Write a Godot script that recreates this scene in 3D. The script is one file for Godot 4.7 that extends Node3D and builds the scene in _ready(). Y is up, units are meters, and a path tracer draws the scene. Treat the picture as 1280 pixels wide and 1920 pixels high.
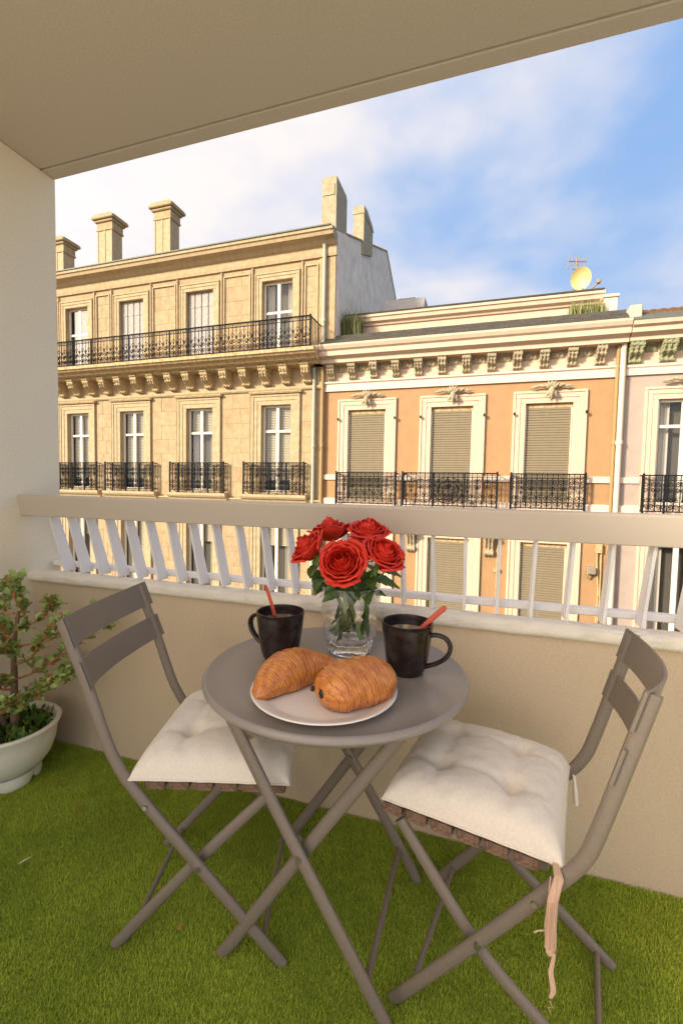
extends Node3D
# A shaded balcony with a bistro table set for breakfast, facing a row of old town houses.

var M := {}
var rng := RandomNumberGenerator.new()
var lump := FastNoiseLite.new()

# ---------------------------------------------------------------- mesh building
class MB:
	var st := SurfaceTool.new()
	var g := 0
	var xf := Transform3D.IDENTITY
	var use_col := false
	var col := Color.WHITE
	func _init(colored := false):
		st.begin(Mesh.PRIMITIVE_TRIANGLES)
		use_col = colored
	func vert(p: Vector3):
		if use_col: st.set_color(col)
		st.add_vertex(xf * p)
	func flat(): st.set_smooth_group(-1)
	func smooth():
		g += 1
		st.set_smooth_group(g)
	# counter-clockwise as seen from outside; emitted clockwise for Godot
	func tri(a: Vector3, b: Vector3, c: Vector3):
		vert(a); vert(c); vert(b)
	func quad(a: Vector3, b: Vector3, c: Vector3, d: Vector3):
		tri(a, b, c); tri(a, c, d)
	func face(pts: Array, from: Vector3):
		var n: Vector3 = (pts[1] - pts[0]).cross(pts[2] - pts[0])
		var p := pts
		if n.dot(pts[0] - from) < 0.0:
			p = pts.duplicate(); p.reverse()
		for k in range(1, p.size() - 1):
			tri(p[0], p[k], p[k + 1])
	func box(c: Vector3, s: Vector3, bev := 0.0, basis := Basis.IDENTITY):
		flat()
		var h := s * 0.5
		var b: float = minf(bev, minf(h.x, minf(h.y, h.z)) * 0.9)
		var P := func(sx, sy, sz, ax):
			var v := Vector3(sx * (h.x if ax == 0 else h.x - b), sy * (h.y if ax == 1 else h.y - b), sz * (h.z if ax == 2 else h.z - b))
			return c + basis * v
		for s1 in [-1.0, 1.0]:
			face([P.call(s1, -1, -1, 0), P.call(s1, 1, -1, 0), P.call(s1, 1, 1, 0), P.call(s1, -1, 1, 0)], c)
			face([P.call(-1, s1, -1, 1), P.call(1, s1, -1, 1), P.call(1, s1, 1, 1), P.call(-1, s1, 1, 1)], c)
			face([P.call(-1, -1, s1, 2), P.call(1, -1, s1, 2), P.call(1, 1, s1, 2), P.call(-1, 1, s1, 2)], c)
		if b <= 0.0: return
		for s1 in [-1.0, 1.0]:
			for s2 in [-1.0, 1.0]:
				face([P.call(-1, s1, s2, 1), P.call(1, s1, s2, 1), P.call(1, s1, s2, 2), P.call(-1, s1, s2, 2)], c)
				face([P.call(s1, -1, s2, 0), P.call(s1, 1, s2, 0), P.call(s1, 1, s2, 2), P.call(s1, -1, s2, 2)], c)
				face([P.call(s1, s2, -1, 0), P.call(s1, s2, 1, 0), P.call(s1, s2, 1, 1), P.call(s1, s2, -1, 1)], c)
				for s3 in [-1.0, 1.0]:
					face([P.call(s1, s2, s3, 0), P.call(s1, s2, s3, 1), P.call(s1, s2, s3, 2)], c)
	func span(x0, x1, y0, y1, z0, z1, bev := 0.0):
		box(Vector3((x0 + x1) / 2.0, (y0 + y1) / 2.0, (z0 + z1) / 2.0), Vector3(absf(x1 - x0), absf(y1 - y0), absf(z1 - z0)), bev)
	func tube(path: Array, rx: float, ry := -1.0, n := 8, side := Vector3.ZERO, taper: Array = [], caps := true, closed := false):
		if ry < 0.0: ry = rx
		var rings := []
		var m := path.size()
		var s := side
		for i in m:
			var t: Vector3
			if closed: t = (path[(i + 1) % m] - path[(i + m - 1) % m]).normalized()
			else: t = (path[mini(i + 1, m - 1)] - path[maxi(i - 1, 0)]).normalized()
			if s == Vector3.ZERO:
				s = t.cross(Vector3.UP if absf(t.y) < 0.9 else Vector3.RIGHT)
			s = (s - t * s.dot(t)).normalized()
			var b := t.cross(s)
			var k: float = taper[i] if taper.size() else 1.0
			var ring := []
			for j in n:
				var a := TAU * j / n
				ring.append(path[i] + s * cos(a) * rx * k + b * sin(a) * ry * k)
			rings.append(ring)
			if side != Vector3.ZERO: s = side
		smooth()
		for i in (m if closed else m - 1):
			var r0: Array = rings[i]
			var r1: Array = rings[(i + 1) % m]
			for j in n:
				quad(r0[j], r0[(j + 1) % n], r1[(j + 1) % n], r1[j])
		if caps and not closed:
			flat()
			face(rings[0], path[1])
			face(rings[m - 1], path[m - 2])
	func grid(f: Callable, nu: int, nv: int, closed_u := false, flip := false, cf = null):
		smooth()
		var p := []
		var cc := []
		for i in nu + 1:
			var row := PackedVector3Array()
			var crow := []
			for j in nv + 1:
				var u := float(i % nu if closed_u else i) / nu
				row.append(f.call(u, float(j) / nv))
				if cf != null: crow.append(cf.call(u, float(j) / nv))
			p.append(row); cc.append(crow)
		for i in nu:
			for j in nv:
				var q := [[i, j], [i + 1, j], [i + 1, j + 1], [i, j + 1]]
				if flip: q.reverse()
				for k in [0, 2, 1, 0, 3, 2]:
					if cf != null: col = cc[q[k][0]][q[k][1]]
					vert(p[q[k][0]][q[k][1]])
	# profile runs downwards on an outer side
	func lathe(pr: Array, n: int, at := Vector3.ZERO, flip := false, sx := 1.0, sz := 1.0):
		var m := pr.size() - 1
		grid(func(u, v):
			var k: Vector2 = pr[roundi(v * m)]
			return at + Vector3(k.x * cos(u * TAU) * sx, k.y, k.x * sin(u * TAU) * sz), n, m, true, flip)
	func extrude(poly: Array, d0: float, d1: float, t := Transform3D.IDENTITY, soft := false):
		var a := 0.0
		for i in poly.size():
			var p: Vector2 = poly[i]
			var q: Vector2 = poly[(i + 1) % poly.size()]
			a += p.x * q.y - q.x * p.y
		var pl := poly.duplicate()
		if a < 0.0: pl.reverse()
		var P := func(p, d): return t * Vector3(p.x, p.y, d)
		var mir := t.basis.determinant() < 0.0
		flat()
		var ids := Geometry2D.triangulate_polygon(PackedVector2Array(pl))
		for k in range(0, ids.size(), 3):
			var a0: Vector2 = pl[ids[k]]
			var b0: Vector2 = pl[ids[k + 1]]
			var c0: Vector2 = pl[ids[k + 2]]
			if (b0 - a0).cross(c0 - a0) < 0.0:
				var w := b0; b0 = c0; c0 = w
			if mir:
				tri(P.call(a0, d1), P.call(c0, d1), P.call(b0, d1)); tri(P.call(a0, d0), P.call(b0, d0), P.call(c0, d0))
			else:
				tri(P.call(a0, d1), P.call(b0, d1), P.call(c0, d1)); tri(P.call(a0, d0), P.call(c0, d0), P.call(b0, d0))
		if soft: smooth()
		for i in pl.size():
			var p: Vector2 = pl[i]
			var q: Vector2 = pl[(i + 1) % pl.size()]
			if mir: quad(P.call(q, d0), P.call(p, d0), P.call(p, d1), P.call(q, d1))
			else: quad(P.call(p, d0), P.call(q, d0), P.call(q, d1), P.call(p, d1))
	func done(mat: Material) -> ArrayMesh:
		st.generate_normals()
		st.index()
		st.set_material(mat)
		return st.commit()

# ---------------------------------------------------------------- scene helpers
func obj(called: String, mesh: Mesh, parent: Node = self) -> MeshInstance3D:
	var o := MeshInstance3D.new()
	o.name = called
	o.mesh = mesh
	parent.add_child(o, true)
	return o

func part(called: String, mb: MB, mat: Material, parent: Node = self) -> MeshInstance3D:
	return obj(called, mb.done(mat), parent)

func thing(called: String, label: String, category: String, at := Vector3.ZERO, group := "") -> Node3D:
	var o := Node3D.new()
	o.name = called
	add_child(o, true)
	o.position = at
	tag(o, label, category, group)
	return o

func node(called: String, parent: Node) -> Node3D:
	var o := Node3D.new()
	o.name = called
	parent.add_child(o, true)
	return o

func tag(o: Node, label := "", category := "", group := "", kind := ""):
	if label: o.set_meta("label", label)
	if category: o.set_meta("category", category)
	if group: o.set_meta("group", group)
	if kind: o.set_meta("kind", kind)

func lin(r: float, g: float, b: float) -> Color:
	return Color(r, g, b).linear_to_srgb()

func noise_tex(freq: float, octaves: int, lo: Color, hi: Color, sd: int, kind := FastNoiseLite.TYPE_SIMPLEX_SMOOTH, size := 512, mid := 0.5) -> NoiseTexture2D:
	var n := FastNoiseLite.new()
	n.noise_type = kind
	n.seed = sd
	n.frequency = freq
	n.fractal_octaves = octaves
	var t := NoiseTexture2D.new()
	t.width = size; t.height = size
	t.seamless = true
	t.noise = n
	var gr := Gradient.new()
	gr.set_color(0, lo); gr.set_color(1, hi)
	gr.add_point(mid, lo.lerp(hi, 0.5))
	t.color_ramp = gr
	return t

func normal_tex(freq: float, octaves: int, strength: float, sd: int, kind := FastNoiseLite.TYPE_SIMPLEX_SMOOTH, size := 512) -> NoiseTexture2D:
	var n := FastNoiseLite.new()
	n.noise_type = kind
	n.seed = sd
	n.frequency = freq
	n.fractal_octaves = octaves
	var t := NoiseTexture2D.new()
	t.width = size; t.height = size
	t.seamless = true
	t.noise = n
	t.as_normal_map = true
	t.bump_strength = strength
	return t

func mat(c: Color, rough := 0.8, tex: Texture2D = null, nrm: Texture2D = null, scale := 1.0, metal := 0.0, nscale := 1.0, world := true) -> StandardMaterial3D:
	var m := StandardMaterial3D.new()
	m.albedo_color = c
	m.roughness = rough
	m.metallic = metal
	if tex: m.albedo_texture = tex
	if nrm:
		m.normal_enabled = true
		m.normal_texture = nrm
		m.normal_scale = nscale
	if tex or nrm:
		m.uv1_triplanar = true
		m.uv1_world_triplanar = world
		m.uv1_scale = Vector3.ONE * scale
	return m

func g1(v: float) -> Color: return Color(v, v, v)

func materials():
	var blotch := noise_tex(0.008, 5, g1(0.94), g1(1.0), 3)
	var blotch2 := noise_tex(0.012, 6, Color(0.88, 0.85, 0.80), g1(1.0), 7, FastNoiseLite.TYPE_SIMPLEX_SMOOTH, 512, 0.4)
	var grain := noise_tex(0.06, 4, g1(0.93), g1(1.0), 11)
	var dirt := noise_tex(0.02, 6, Color(0.66, 0.59, 0.50), Color(1, 1, 1), 15, FastNoiseLite.TYPE_SIMPLEX_SMOOTH, 512, 0.35)
	var n_fine := normal_tex(0.16, 4, 2.2, 21)
	var n_mid := normal_tex(0.04, 5, 8.0, 22)
	var n_cloth := normal_tex(0.25, 2, 3.0, 23)
	# own balcony
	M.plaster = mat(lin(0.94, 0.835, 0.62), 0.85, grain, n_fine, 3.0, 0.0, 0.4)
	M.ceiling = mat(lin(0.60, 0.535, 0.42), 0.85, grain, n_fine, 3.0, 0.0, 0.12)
	M.parapet = mat(lin(0.68, 0.52, 0.34), 0.85, grain, n_fine, 3.0, 0.0, 0.5)
	M.cap = mat(lin(0.92, 0.82, 0.67), 0.7, blotch, n_mid, 2.0, 0.0, 0.35)
	M.rail = mat(lin(0.581, 0.483, 0.370), 0.45)
	M.fin = mat(lin(0.86, 0.82, 0.78), 0.45)
	M.slab = mat(lin(0.35, 0.33, 0.3), 0.9, dirt, n_mid, 1.0)
	M.turf_base = mat(lin(0.26, 0.31, 0.03), 0.95, grain, null, 6.0)
	M.blade = StandardMaterial3D.new()
	M.blade.albedo_color = Color.WHITE
	M.blade.vertex_color_use_as_albedo = true
	M.blade.roughness = 0.55
	M.blade.metallic_specular = 0.3
	M.blade.backlight_enabled = true
	M.blade.backlight = lin(0.26, 0.32, 0.03)
	# furniture
	M.metal = mat(lin(0.225, 0.176, 0.132), 0.42, grain, n_fine, 3.0, 0.0, 0.12, false)
	M.metal.metallic_specular = 0.5
	M.top = mat(lin(0.31, 0.262, 0.222), 0.30, grain, null, 3.0, 0.0, 0.0, false)
	M.wood = mat(lin(0.33, 0.185, 0.11), 0.7, noise_tex(0.03, 5, g1(0.55), g1(1.0), 31), n_mid, 6.0, 0.0, 0.4, false)
	M.bolt = mat(lin(0.6, 0.58, 0.55), 0.3, null, null, 1.0, 1.0)
	M.cloth = mat(lin(0.88, 0.77, 0.63), 0.95, grain, n_cloth, 4.0, 0.0, 0.5, false)
	M.cloth.rim_enabled = true
	M.cloth.rim = 0.3
	M.ribbon = mat(lin(0.66, 0.42, 0.28), 0.9, grain, n_cloth, 6.0, 0.0, 0.6, false)
	M.mug = mat(lin(0.055, 0.044, 0.038), 0.24, noise_tex(0.01, 4, Color(0.55, 0.4, 0.34), g1(1.0), 35), null, 5.0, 0.0, 1.0, false)
	M.mug.metallic = 0.25
	M.coffee = mat(lin(0.018, 0.008, 0.004), 0.08)
	M.stick = mat(lin(0.55, 0.07, 0.03), 0.35)
	M.china = mat(lin(0.90, 0.83, 0.72), 0.22, grain, null, 5.0)
	M.china.clearcoat_enabled = true
	M.china.clearcoat = 0.6
	M.crust = mat(Color.WHITE, 0.40, noise_tex(0.05, 5, g1(0.88), g1(1.0), 41), normal_tex(0.10, 5, 9.0, 42), 9.0, 0.0, 0.18, false)
	M.crust.clearcoat_enabled = true
	M.crust.clearcoat = 0.35
	M.crust.clearcoat_roughness = 0.3
	M.crust.vertex_color_use_as_albedo = true
	M.choc = mat(lin(0.012, 0.007, 0.004), 0.4)
	M.petal = mat(lin(0.88, 0.042, 0.014), 0.6, noise_tex(0.02, 4, Color(0.82, 0.7, 0.7), g1(1.0), 51), normal_tex(0.05, 3, 4.0, 52), 14.0, 0.0, 0.35, false)
	M.petal.rim_enabled = true
	M.petal.rim = 0.25
	M.petal.rim_tint = 1.0
	M.petal.backlight_enabled = true
	M.petal.backlight = lin(0.12, 0.004, 0.002)
	M.leaf = mat(lin(0.12, 0.23, 0.04), 0.4, noise_tex(0.02, 4, g1(0.6), g1(1.0), 53), normal_tex(0.05, 4, 6.0, 54), 16.0, 0.0, 0.5, false)
	M.leaf.backlight_enabled = true
	M.leaf.backlight = lin(0.03, 0.05, 0.008)
	M.stem = mat(lin(0.16, 0.27, 0.05), 0.5)
	M.glass = StandardMaterial3D.new()
	M.glass.transparency = BaseMaterial3D.TRANSPARENCY_ALPHA
	M.glass.albedo_color = Color(0.3, 0.33, 0.31, 0.025)
	M.glass.roughness = 0.02
	M.base_glass = StandardMaterial3D.new()
	M.base_glass.refraction_enabled = true
	M.base_glass.refraction_scale = 0.05
	M.base_glass.albedo_color = Color(1, 1, 1, 0.0)
	M.base_glass.roughness = 0.02
	M.base_glass.transparency = BaseMaterial3D.TRANSPARENCY_ALPHA
	M.water = M.glass.duplicate()
	M.water.albedo_color = Color(0.3, 0.4, 0.25, 0.03)
	M.pot = mat(lin(0.90, 0.83, 0.64), 0.35, blotch, n_mid, 3.0, 0.0, 0.15)
	M.soil = mat(lin(0.035, 0.04, 0.015), 0.95, dirt, n_mid, 8.0)
	M.bark = mat(lin(0.30, 0.20, 0.12), 0.9, dirt, n_mid, 9.0, 0.0, 1.0)
	M.twig = mat(lin(0.48, 0.20, 0.08), 0.8, grain, n_mid, 9.0)
	M.foliage = StandardMaterial3D.new()
	M.foliage.vertex_color_use_as_albedo = true
	M.foliage.roughness = 0.5
	M.foliage.backlight_enabled = true
	M.foliage.backlight = lin(0.10, 0.14, 0.03)
	# the street
	M.asphalt = mat(lin(0.034, 0.039, 0.041), 0.9, grain, n_mid, 1.0)
	M.paving = mat(lin(0.192, 0.202, 0.190), 0.9, grain, n_mid, 1.0)
	M.stone = mat(lin(0.475, 0.353, 0.204), 0.9, blotch2, n_mid, 0.5, 0.0, 0.14)
	M.stone_b = mat(lin(0.492, 0.365, 0.210), 0.9, blotch2, n_mid, 0.6, 0.0, 0.14)
	M.stone_c = mat(lin(0.458, 0.340, 0.197), 0.9, blotch2, n_mid, 0.4, 0.0, 0.14)
	M.carved = mat(lin(0.716, 0.578, 0.340), 0.95, dirt, n_mid, 1.6, 0.0, 0.9)
	M.trim_stone = mat(lin(0.541, 0.412, 0.247), 0.9, blotch2, n_mid, 0.7, 0.0, 0.14)
	M.stained = mat(lin(0.701, 0.536, 0.296), 0.95, dirt, n_mid, 0.8, 0.0, 0.3)
	M.orange = mat(lin(0.425, 0.245, 0.112), 0.9, blotch, n_fine, 0.5, 0.0, 0.14)
	M.cream = mat(lin(0.681, 0.511, 0.359), 0.85, blotch, n_fine, 0.6, 0.0, 0.3)
	M.cream_carved = mat(lin(0.567, 0.493, 0.341), 0.95, dirt, n_mid, 2.0, 0.0, 0.9)
	M.white_trim = mat(lin(0.762, 0.604, 0.467), 0.8, blotch, n_fine, 0.8, 0.0, 0.3)
	M.pink = mat(lin(0.440, 0.345, 0.277), 0.9, blotch, n_fine, 0.5, 0.0, 0.3)
	M.gable = mat(lin(0.93, 0.81, 0.68), 0.9, blotch2, n_fine, 0.25, 0.0, 0.14)
	M.gable_stone = mat(lin(0.452, 0.386, 0.255), 0.95, blotch2, n_mid, 0.7, 0.0, 0.1)
	M.mossy = mat(lin(0.410, 0.430, 0.258), 0.95, dirt, n_mid, 2.2, 0.0, 0.9)
	M.zinc = mat(lin(0.12, 0.125, 0.095), 0.6, blotch2, n_mid, 0.6, 0.0, 0.14)
	M.slate = mat(lin(0.085, 0.078, 0.06), 0.85, dirt, n_mid, 1.5, 0.0, 0.3)
	M.slate_b = mat(lin(0.105, 0.092, 0.068), 0.9, dirt, n_mid, 1.5, 0.0, 0.3)
	M.terracotta = mat(lin(0.274, 0.147, 0.074), 0.9, dirt, n_mid, 2.0)
	M.pipe = mat(lin(0.533, 0.509, 0.380), 0.6, blotch, n_fine, 2.0)
	M.pipe_orange = mat(lin(0.383, 0.249, 0.098), 0.6, blotch, n_fine, 2.0)
	M.iron = mat(lin(0.014, 0.015, 0.018), 0.65)
	M.iron.metallic_specular = 0.2
	M.shutter = mat(lin(0.245, 0.193, 0.117), 0.75, blotch, null, 1.0)
	M.wood_shutter = mat(lin(0.488, 0.451, 0.422), 0.8, blotch2, n_fine, 1.5)
	M.sash = mat(lin(0.880, 0.787, 0.616), 0.6, blotch, null, 1.5)
	M.pane = StandardMaterial3D.new()
	M.pane.transparency = BaseMaterial3D.TRANSPARENCY_ALPHA
	M.pane.albedo_color = Color(0.25, 0.26, 0.25, 0.05)
	M.pane.roughness = 0.03
	M.room = mat(lin(0.10, 0.088, 0.068), 0.9)
	M.blind = mat(lin(0.50, 0.44, 0.30), 0.85, grain, null, 2.0)
	M.curtain = mat(lin(0.55, 0.5, 0.42), 0.95, grain, null, 2.0)
	M.dish = mat(lin(0.72, 0.60, 0.25), 0.5, grain, null, 3.0)
	M.aerial = mat(lin(0.30, 0.22, 0.16), 0.6)
	M.reed = StandardMaterial3D.new()
	M.reed.vertex_color_use_as_albedo = true
	M.reed.roughness = 0.7
	M.grey_box = mat(lin(0.38, 0.34, 0.28), 0.6, dirt, null, 4.0)
	M.bounce_deck = mat(lin(0.80, 0.74, 0.64), 0.8, blotch, n_fine, 1.0)  # pale, for the added terrace that bounces daylight forward

# ---------------------------------------------------------------- sky
func sky_picture() -> Image:
	var w := 1024
	var h := 512
	var im := Image.create(w, h, false, Image.FORMAT_RGBF)
	var n := FastNoiseLite.new()
	n.seed = 12; n.frequency = 1.5; n.fractal_octaves = 6; n.fractal_gain = 0.52
	var n2 := FastNoiseLite.new()
	n2.seed = 5; n2.frequency = 3.6; n2.fractal_octaves = 6; n2.fractal_gain = 0.58
	for y in h:
		var el := PI * (0.5 - (y + 0.5) / h)
		for x in w:
			var az := TAU * (x + 0.5) / w
			var d := Vector3(sin(az) * cos(el), sin(el), -cos(az) * cos(el))
			var up := maxf(d.y, 0.0)
			var blue := Vector3(0.170, 0.222, 0.295).lerp(Vector3(0.060, 0.125, 0.250), pow(up, 0.6))
			# thin stretched sheets of cloud, thickest towards the left half of the sky
			var q := Vector3(d.x, d.y * 2.2, d.z) / (0.45 + up)
			var c := n.get_noise_3d(q.x, q.y, q.z) * 0.9 + 0.5 * n2.get_noise_3d(q.x * 0.8, q.y * 1.6, q.z * 0.8)
			var veil := lerpf(0.50 + 0.75 * cos(az - SKY_SIDE), 0.7, smoothstep(0.6, 0.95, up))
			var k := smoothstep(-0.34, 0.90, veil + 0.80 * c)
			var white := Vector3(0.305, 0.284, 0.276).lerp(Vector3(0.272, 0.262, 0.274), clampf(0.5 - c, 0.0, 1.0))
			var v := blue.lerp(white, k)
			# sun glow in the haze, strengthened to fill the shaded balcony
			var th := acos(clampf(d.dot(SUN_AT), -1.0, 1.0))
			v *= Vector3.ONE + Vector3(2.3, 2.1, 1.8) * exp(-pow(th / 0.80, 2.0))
			if d.y < 0.0: v = Vector3(0.22, 0.20, 0.17)
			im.set_pixel(x, y, Color(v.x, v.y, v.z))
	return im

const SKY_SIDE := -1.9
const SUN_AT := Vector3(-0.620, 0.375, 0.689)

# ---------------------------------------------------------------- the scene
func _ready():
	rng.seed = 4
	lump.seed = 9; lump.frequency = 1.0; lump.fractal_octaves = 3
	var cam := Camera3D.new()
	cam.name = "camera"
	cam.position = Vector3(0, 1.165, 0)
	cam.rotation_degrees = Vector3(-3.105, 17.767, 1.077)
	cam.fov = 98.364
	cam.near = 0.02
	cam.far = 4000.0
	add_child(cam)
	cam.current = true
	var we := WorldEnvironment.new()
	we.name = "world_environment"
	var e := Environment.new()
	e.background_mode = Environment.BG_SKY
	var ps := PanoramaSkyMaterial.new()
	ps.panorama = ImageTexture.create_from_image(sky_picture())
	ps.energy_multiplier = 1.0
	var sky := Sky.new()
	sky.sky_material = ps
	e.sky = sky
	e.tonemap_mode = Environment.TONE_MAPPER_LINEAR
	e.tonemap_exposure = 3.3
	e.sdfgi_enabled = true; e.ssao_enabled = true; e.ssil_enabled = true
	we.environment = e
	add_child(we)
	var sun := DirectionalLight3D.new()
	sun.name = "sun"
	sun.light_color = Color(1.0, 0.95, 0.86)
	sun.light_energy = 0.66
	sun.light_angular_distance = 7.0
	sun.shadow_enabled = true
	sun.rotation_degrees = Vector3(-22, -42, 0)
	add_child(sun)
	materials()
	ground()
	stone_building()
	orange_building()
	pink_building()
	roof_things()
	balcony_shell()
	railing()
	turf()
	table()
	chairs()
	tableware()
	pastries()
	flowers()
	pot_plant()
	litter()

# ---------------------------------------------------------------- street and houses
const FZ := -12.0      # the plane of the house fronts
const STREET := -7.2

func ground():
	var mb := MB.new()
	mb.flat()
	mb.quad(Vector3(-1500, STREET, 1500), Vector3(1500, STREET, 1500), Vector3(1500, STREET, -1500), Vector3(-1500, STREET, -1500))
	tag(part("ground", mb, M.asphalt), "", "", "", "structure")
	var pv := MB.new()
	pv.span(-40, 40, STREET - 0.1, STREET + 0.13, FZ, FZ + 2.2, 0.02)
	tag(part("pavement", pv, M.paving), "", "", "", "structure")

# a wall face in the plane z with rectangular openings [x0, y0, x1, y1] and their reveals
func wall_face(mb: MB, x0: float, x1: float, y0: float, y1: float, z: float, holes: Array, reveal: float):
	var xs := [x0, x1]
	var ys := [y0, y1]
	for h in holes:
		for k in [0, 2]:
			if h[k] > x0 and h[k] < x1 and not xs.has(h[k]): xs.append(h[k])
		for k in [1, 3]:
			if h[k] > y0 and h[k] < y1 and not ys.has(h[k]): ys.append(h[k])
	xs.sort(); ys.sort()
	mb.flat()
	for i in xs.size() - 1:
		for j in ys.size() - 1:
			var cx: float = (xs[i] + xs[i + 1]) / 2.0
			var cy: float = (ys[j] + ys[j + 1]) / 2.0
			var open := false
			for h in holes:
				if cx > h[0] and cx < h[2] and cy > h[1] and cy < h[3]: open = true
			if not open:
				mb.quad(Vector3(xs[i], ys[j], z), Vector3(xs[i + 1], ys[j], z), Vector3(xs[i + 1], ys[j + 1], z), Vector3(xs[i], ys[j + 1], z))
	for h in holes:
		var b := z - reveal
		mb.face([Vector3(h[0], h[1], z), Vector3(h[0], h[1], b), Vector3(h[0], h[3], b), Vector3(h[0], h[3], z)], Vector3(h[0] - 1, 0, z))
		mb.face([Vector3(h[2], h[1], z), Vector3(h[2], h[1], b), Vector3(h[2], h[3], b), Vector3(h[2], h[3], z)], Vector3(h[2] + 1, 0, z))
		mb.face([Vector3(h[0], h[1], z), Vector3(h[0], h[1], b), Vector3(h[2], h[1], b), Vector3(h[2], h[1], z)], Vector3(0, h[1] - 1, z))
		mb.face([Vector3(h[0], h[3], z), Vector3(h[0], h[3], b), Vector3(h[2], h[3], b), Vector3(h[2], h[3], z)], Vector3(0, h[3] + 1, z))

# moulding: profile of (out, y) run along x, wall plane at z
func moulding(mb: MB, prof: Array, x0: float, x1: float, z: float):
	# (out, y) -> local x = out (towards +z), y; extruded along world x
	var t := Transform3D(Basis(Vector3(0, 0, 1), Vector3(0, 1, 0), Vector3(-1, 0, 0)), Vector3(0, 0, z))
	mb.extrude(prof, -x1, -x0, t)

# three-sided surround in nested bands round an opening, standing on y0
func surround(mb: MB, h: Array, w: float, z: float, y0: float):
	var bands := [[0.0, 0.42, 0.030], [0.42, 0.8, 0.045], [0.8, 1.0, 0.065]]
	for b in bands:
		var a: float = b[0] * w
		var c: float = b[1] * w
		var d: float = b[2]
		mb.span(h[0] - c, h[0] - a, y0, h[3] + a, z - 0.02, z + d, 0.008)
		mb.span(h[2] + a, h[2] + c, y0, h[3] + a, z - 0.02, z + d, 0.008)
		mb.span(h[0] - c, h[2] + c, h[3] + a + 0.001, h[3] + c, z - 0.02, z + d + 0.002, 0.008)

# white sash of two leaves; returns the part node
func french_window(b: Node3D, h: Array, z: float, transom: float, backing: int, lean := 0.0):
	var win := node("window", b)
	var fr := MB.new()
	var x0: float = h[0]
	var x1: float = h[2]
	var y0: float = h[1]
	var y1: float = h[3]
	var xm := (x0 + x1) / 2.0
	var t := 0.055
	fr.span(x0, x0 + t, y0, y1, z - 0.03, z + 0.03, 0.006)
	fr.span(x1 - t, x1, y0, y1, z - 0.03, z + 0.03, 0.006)
	fr.span(x0 + t, x1 - t, y1 - t, y1, z - 0.03, z + 0.03, 0.006)
	fr.span(x0 + t, x1 - t, y0, y0 + t * 1.4, z - 0.03, z + 0.03, 0.006)
	fr.span(xm - 0.05, xm + 0.05, y0 + t * 1.4, y1 - t, z - 0.03, z + 0.045, 0.01)
	if transom > 0.0:
		for s in [[x0 + t, xm - 0.05], [xm + 0.05, x1 - t]]:
			fr.span(s[0], s[1], transom - 0.035, transom + 0.035, z - 0.03, z + 0.035, 0.006)
	part("frame", fr, M.sash, win)
	var ys := [y0 + t, transom, y1 - t] if transom > 0.0 else [y0 + t, y1 - t]
	for s in [[x0 + t, xm - 0.05], [xm + 0.05, x1 - t]]:
		for k in ys.size() - 1:
			var gl := MB.new()
			gl.flat()
			gl.quad(Vector3(s[0], ys[k], z), Vector3(s[1], ys[k], z), Vector3(s[1], ys[k + 1], z), Vector3(s[0], ys[k + 1], z))
			part("pane", gl, M.pane, win)
	if backing == 1 or backing == 3:      # a slatted blind in each leaf
		for s in [[x0 + t, xm - 0.05], [xm + 0.05, x1 - t]]:
			var bl := MB.new()
			bl.flat()
			var y := y1 - t
			while y > (transom if backing == 3 else y0 + 0.4):
				bl.quad(Vector3(s[0], y - 0.045, z - 0.07), Vector3(s[1], y - 0.045, z - 0.07), Vector3(s[1], y, z - 0.10), Vector3(s[0], y, z - 0.10))
				y -= 0.05
			part("blind", bl, M.blind, win)
	if backing >= 2:
		for sgn in [-1.0, 1.0]:
			var cu := MB.new()
			cu.grid(func(u, v):
				var xx: float = xm + sgn * ((x1 - x0) * 0.5 - 0.02 - u * (x1 - x0) * 0.26)
				return Vector3(xx, y0 + v * (y1 - y0), z - 0.16 + 0.025 * sin(u * 21.0 + sgn)), 18, 2)
			part("curtain", cu, M.curtain, win)
	return win

# C-scroll of flat iron in a plane, as a path
func scroll_path(c: Vector2, r: float, a0: float, turns: float, z: float, mirror := 1.0, n := 11) -> Array:
	var p := []
	for i in n:
		var t := float(i) / (n - 1)
		var rr := r * (1.0 - 0.78 * t)
		var a := a0 + turns * TAU * t
		p.append(Vector3(c.x + mirror * rr * cos(a), c.y + rr * sin(a), z))
	return p

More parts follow.
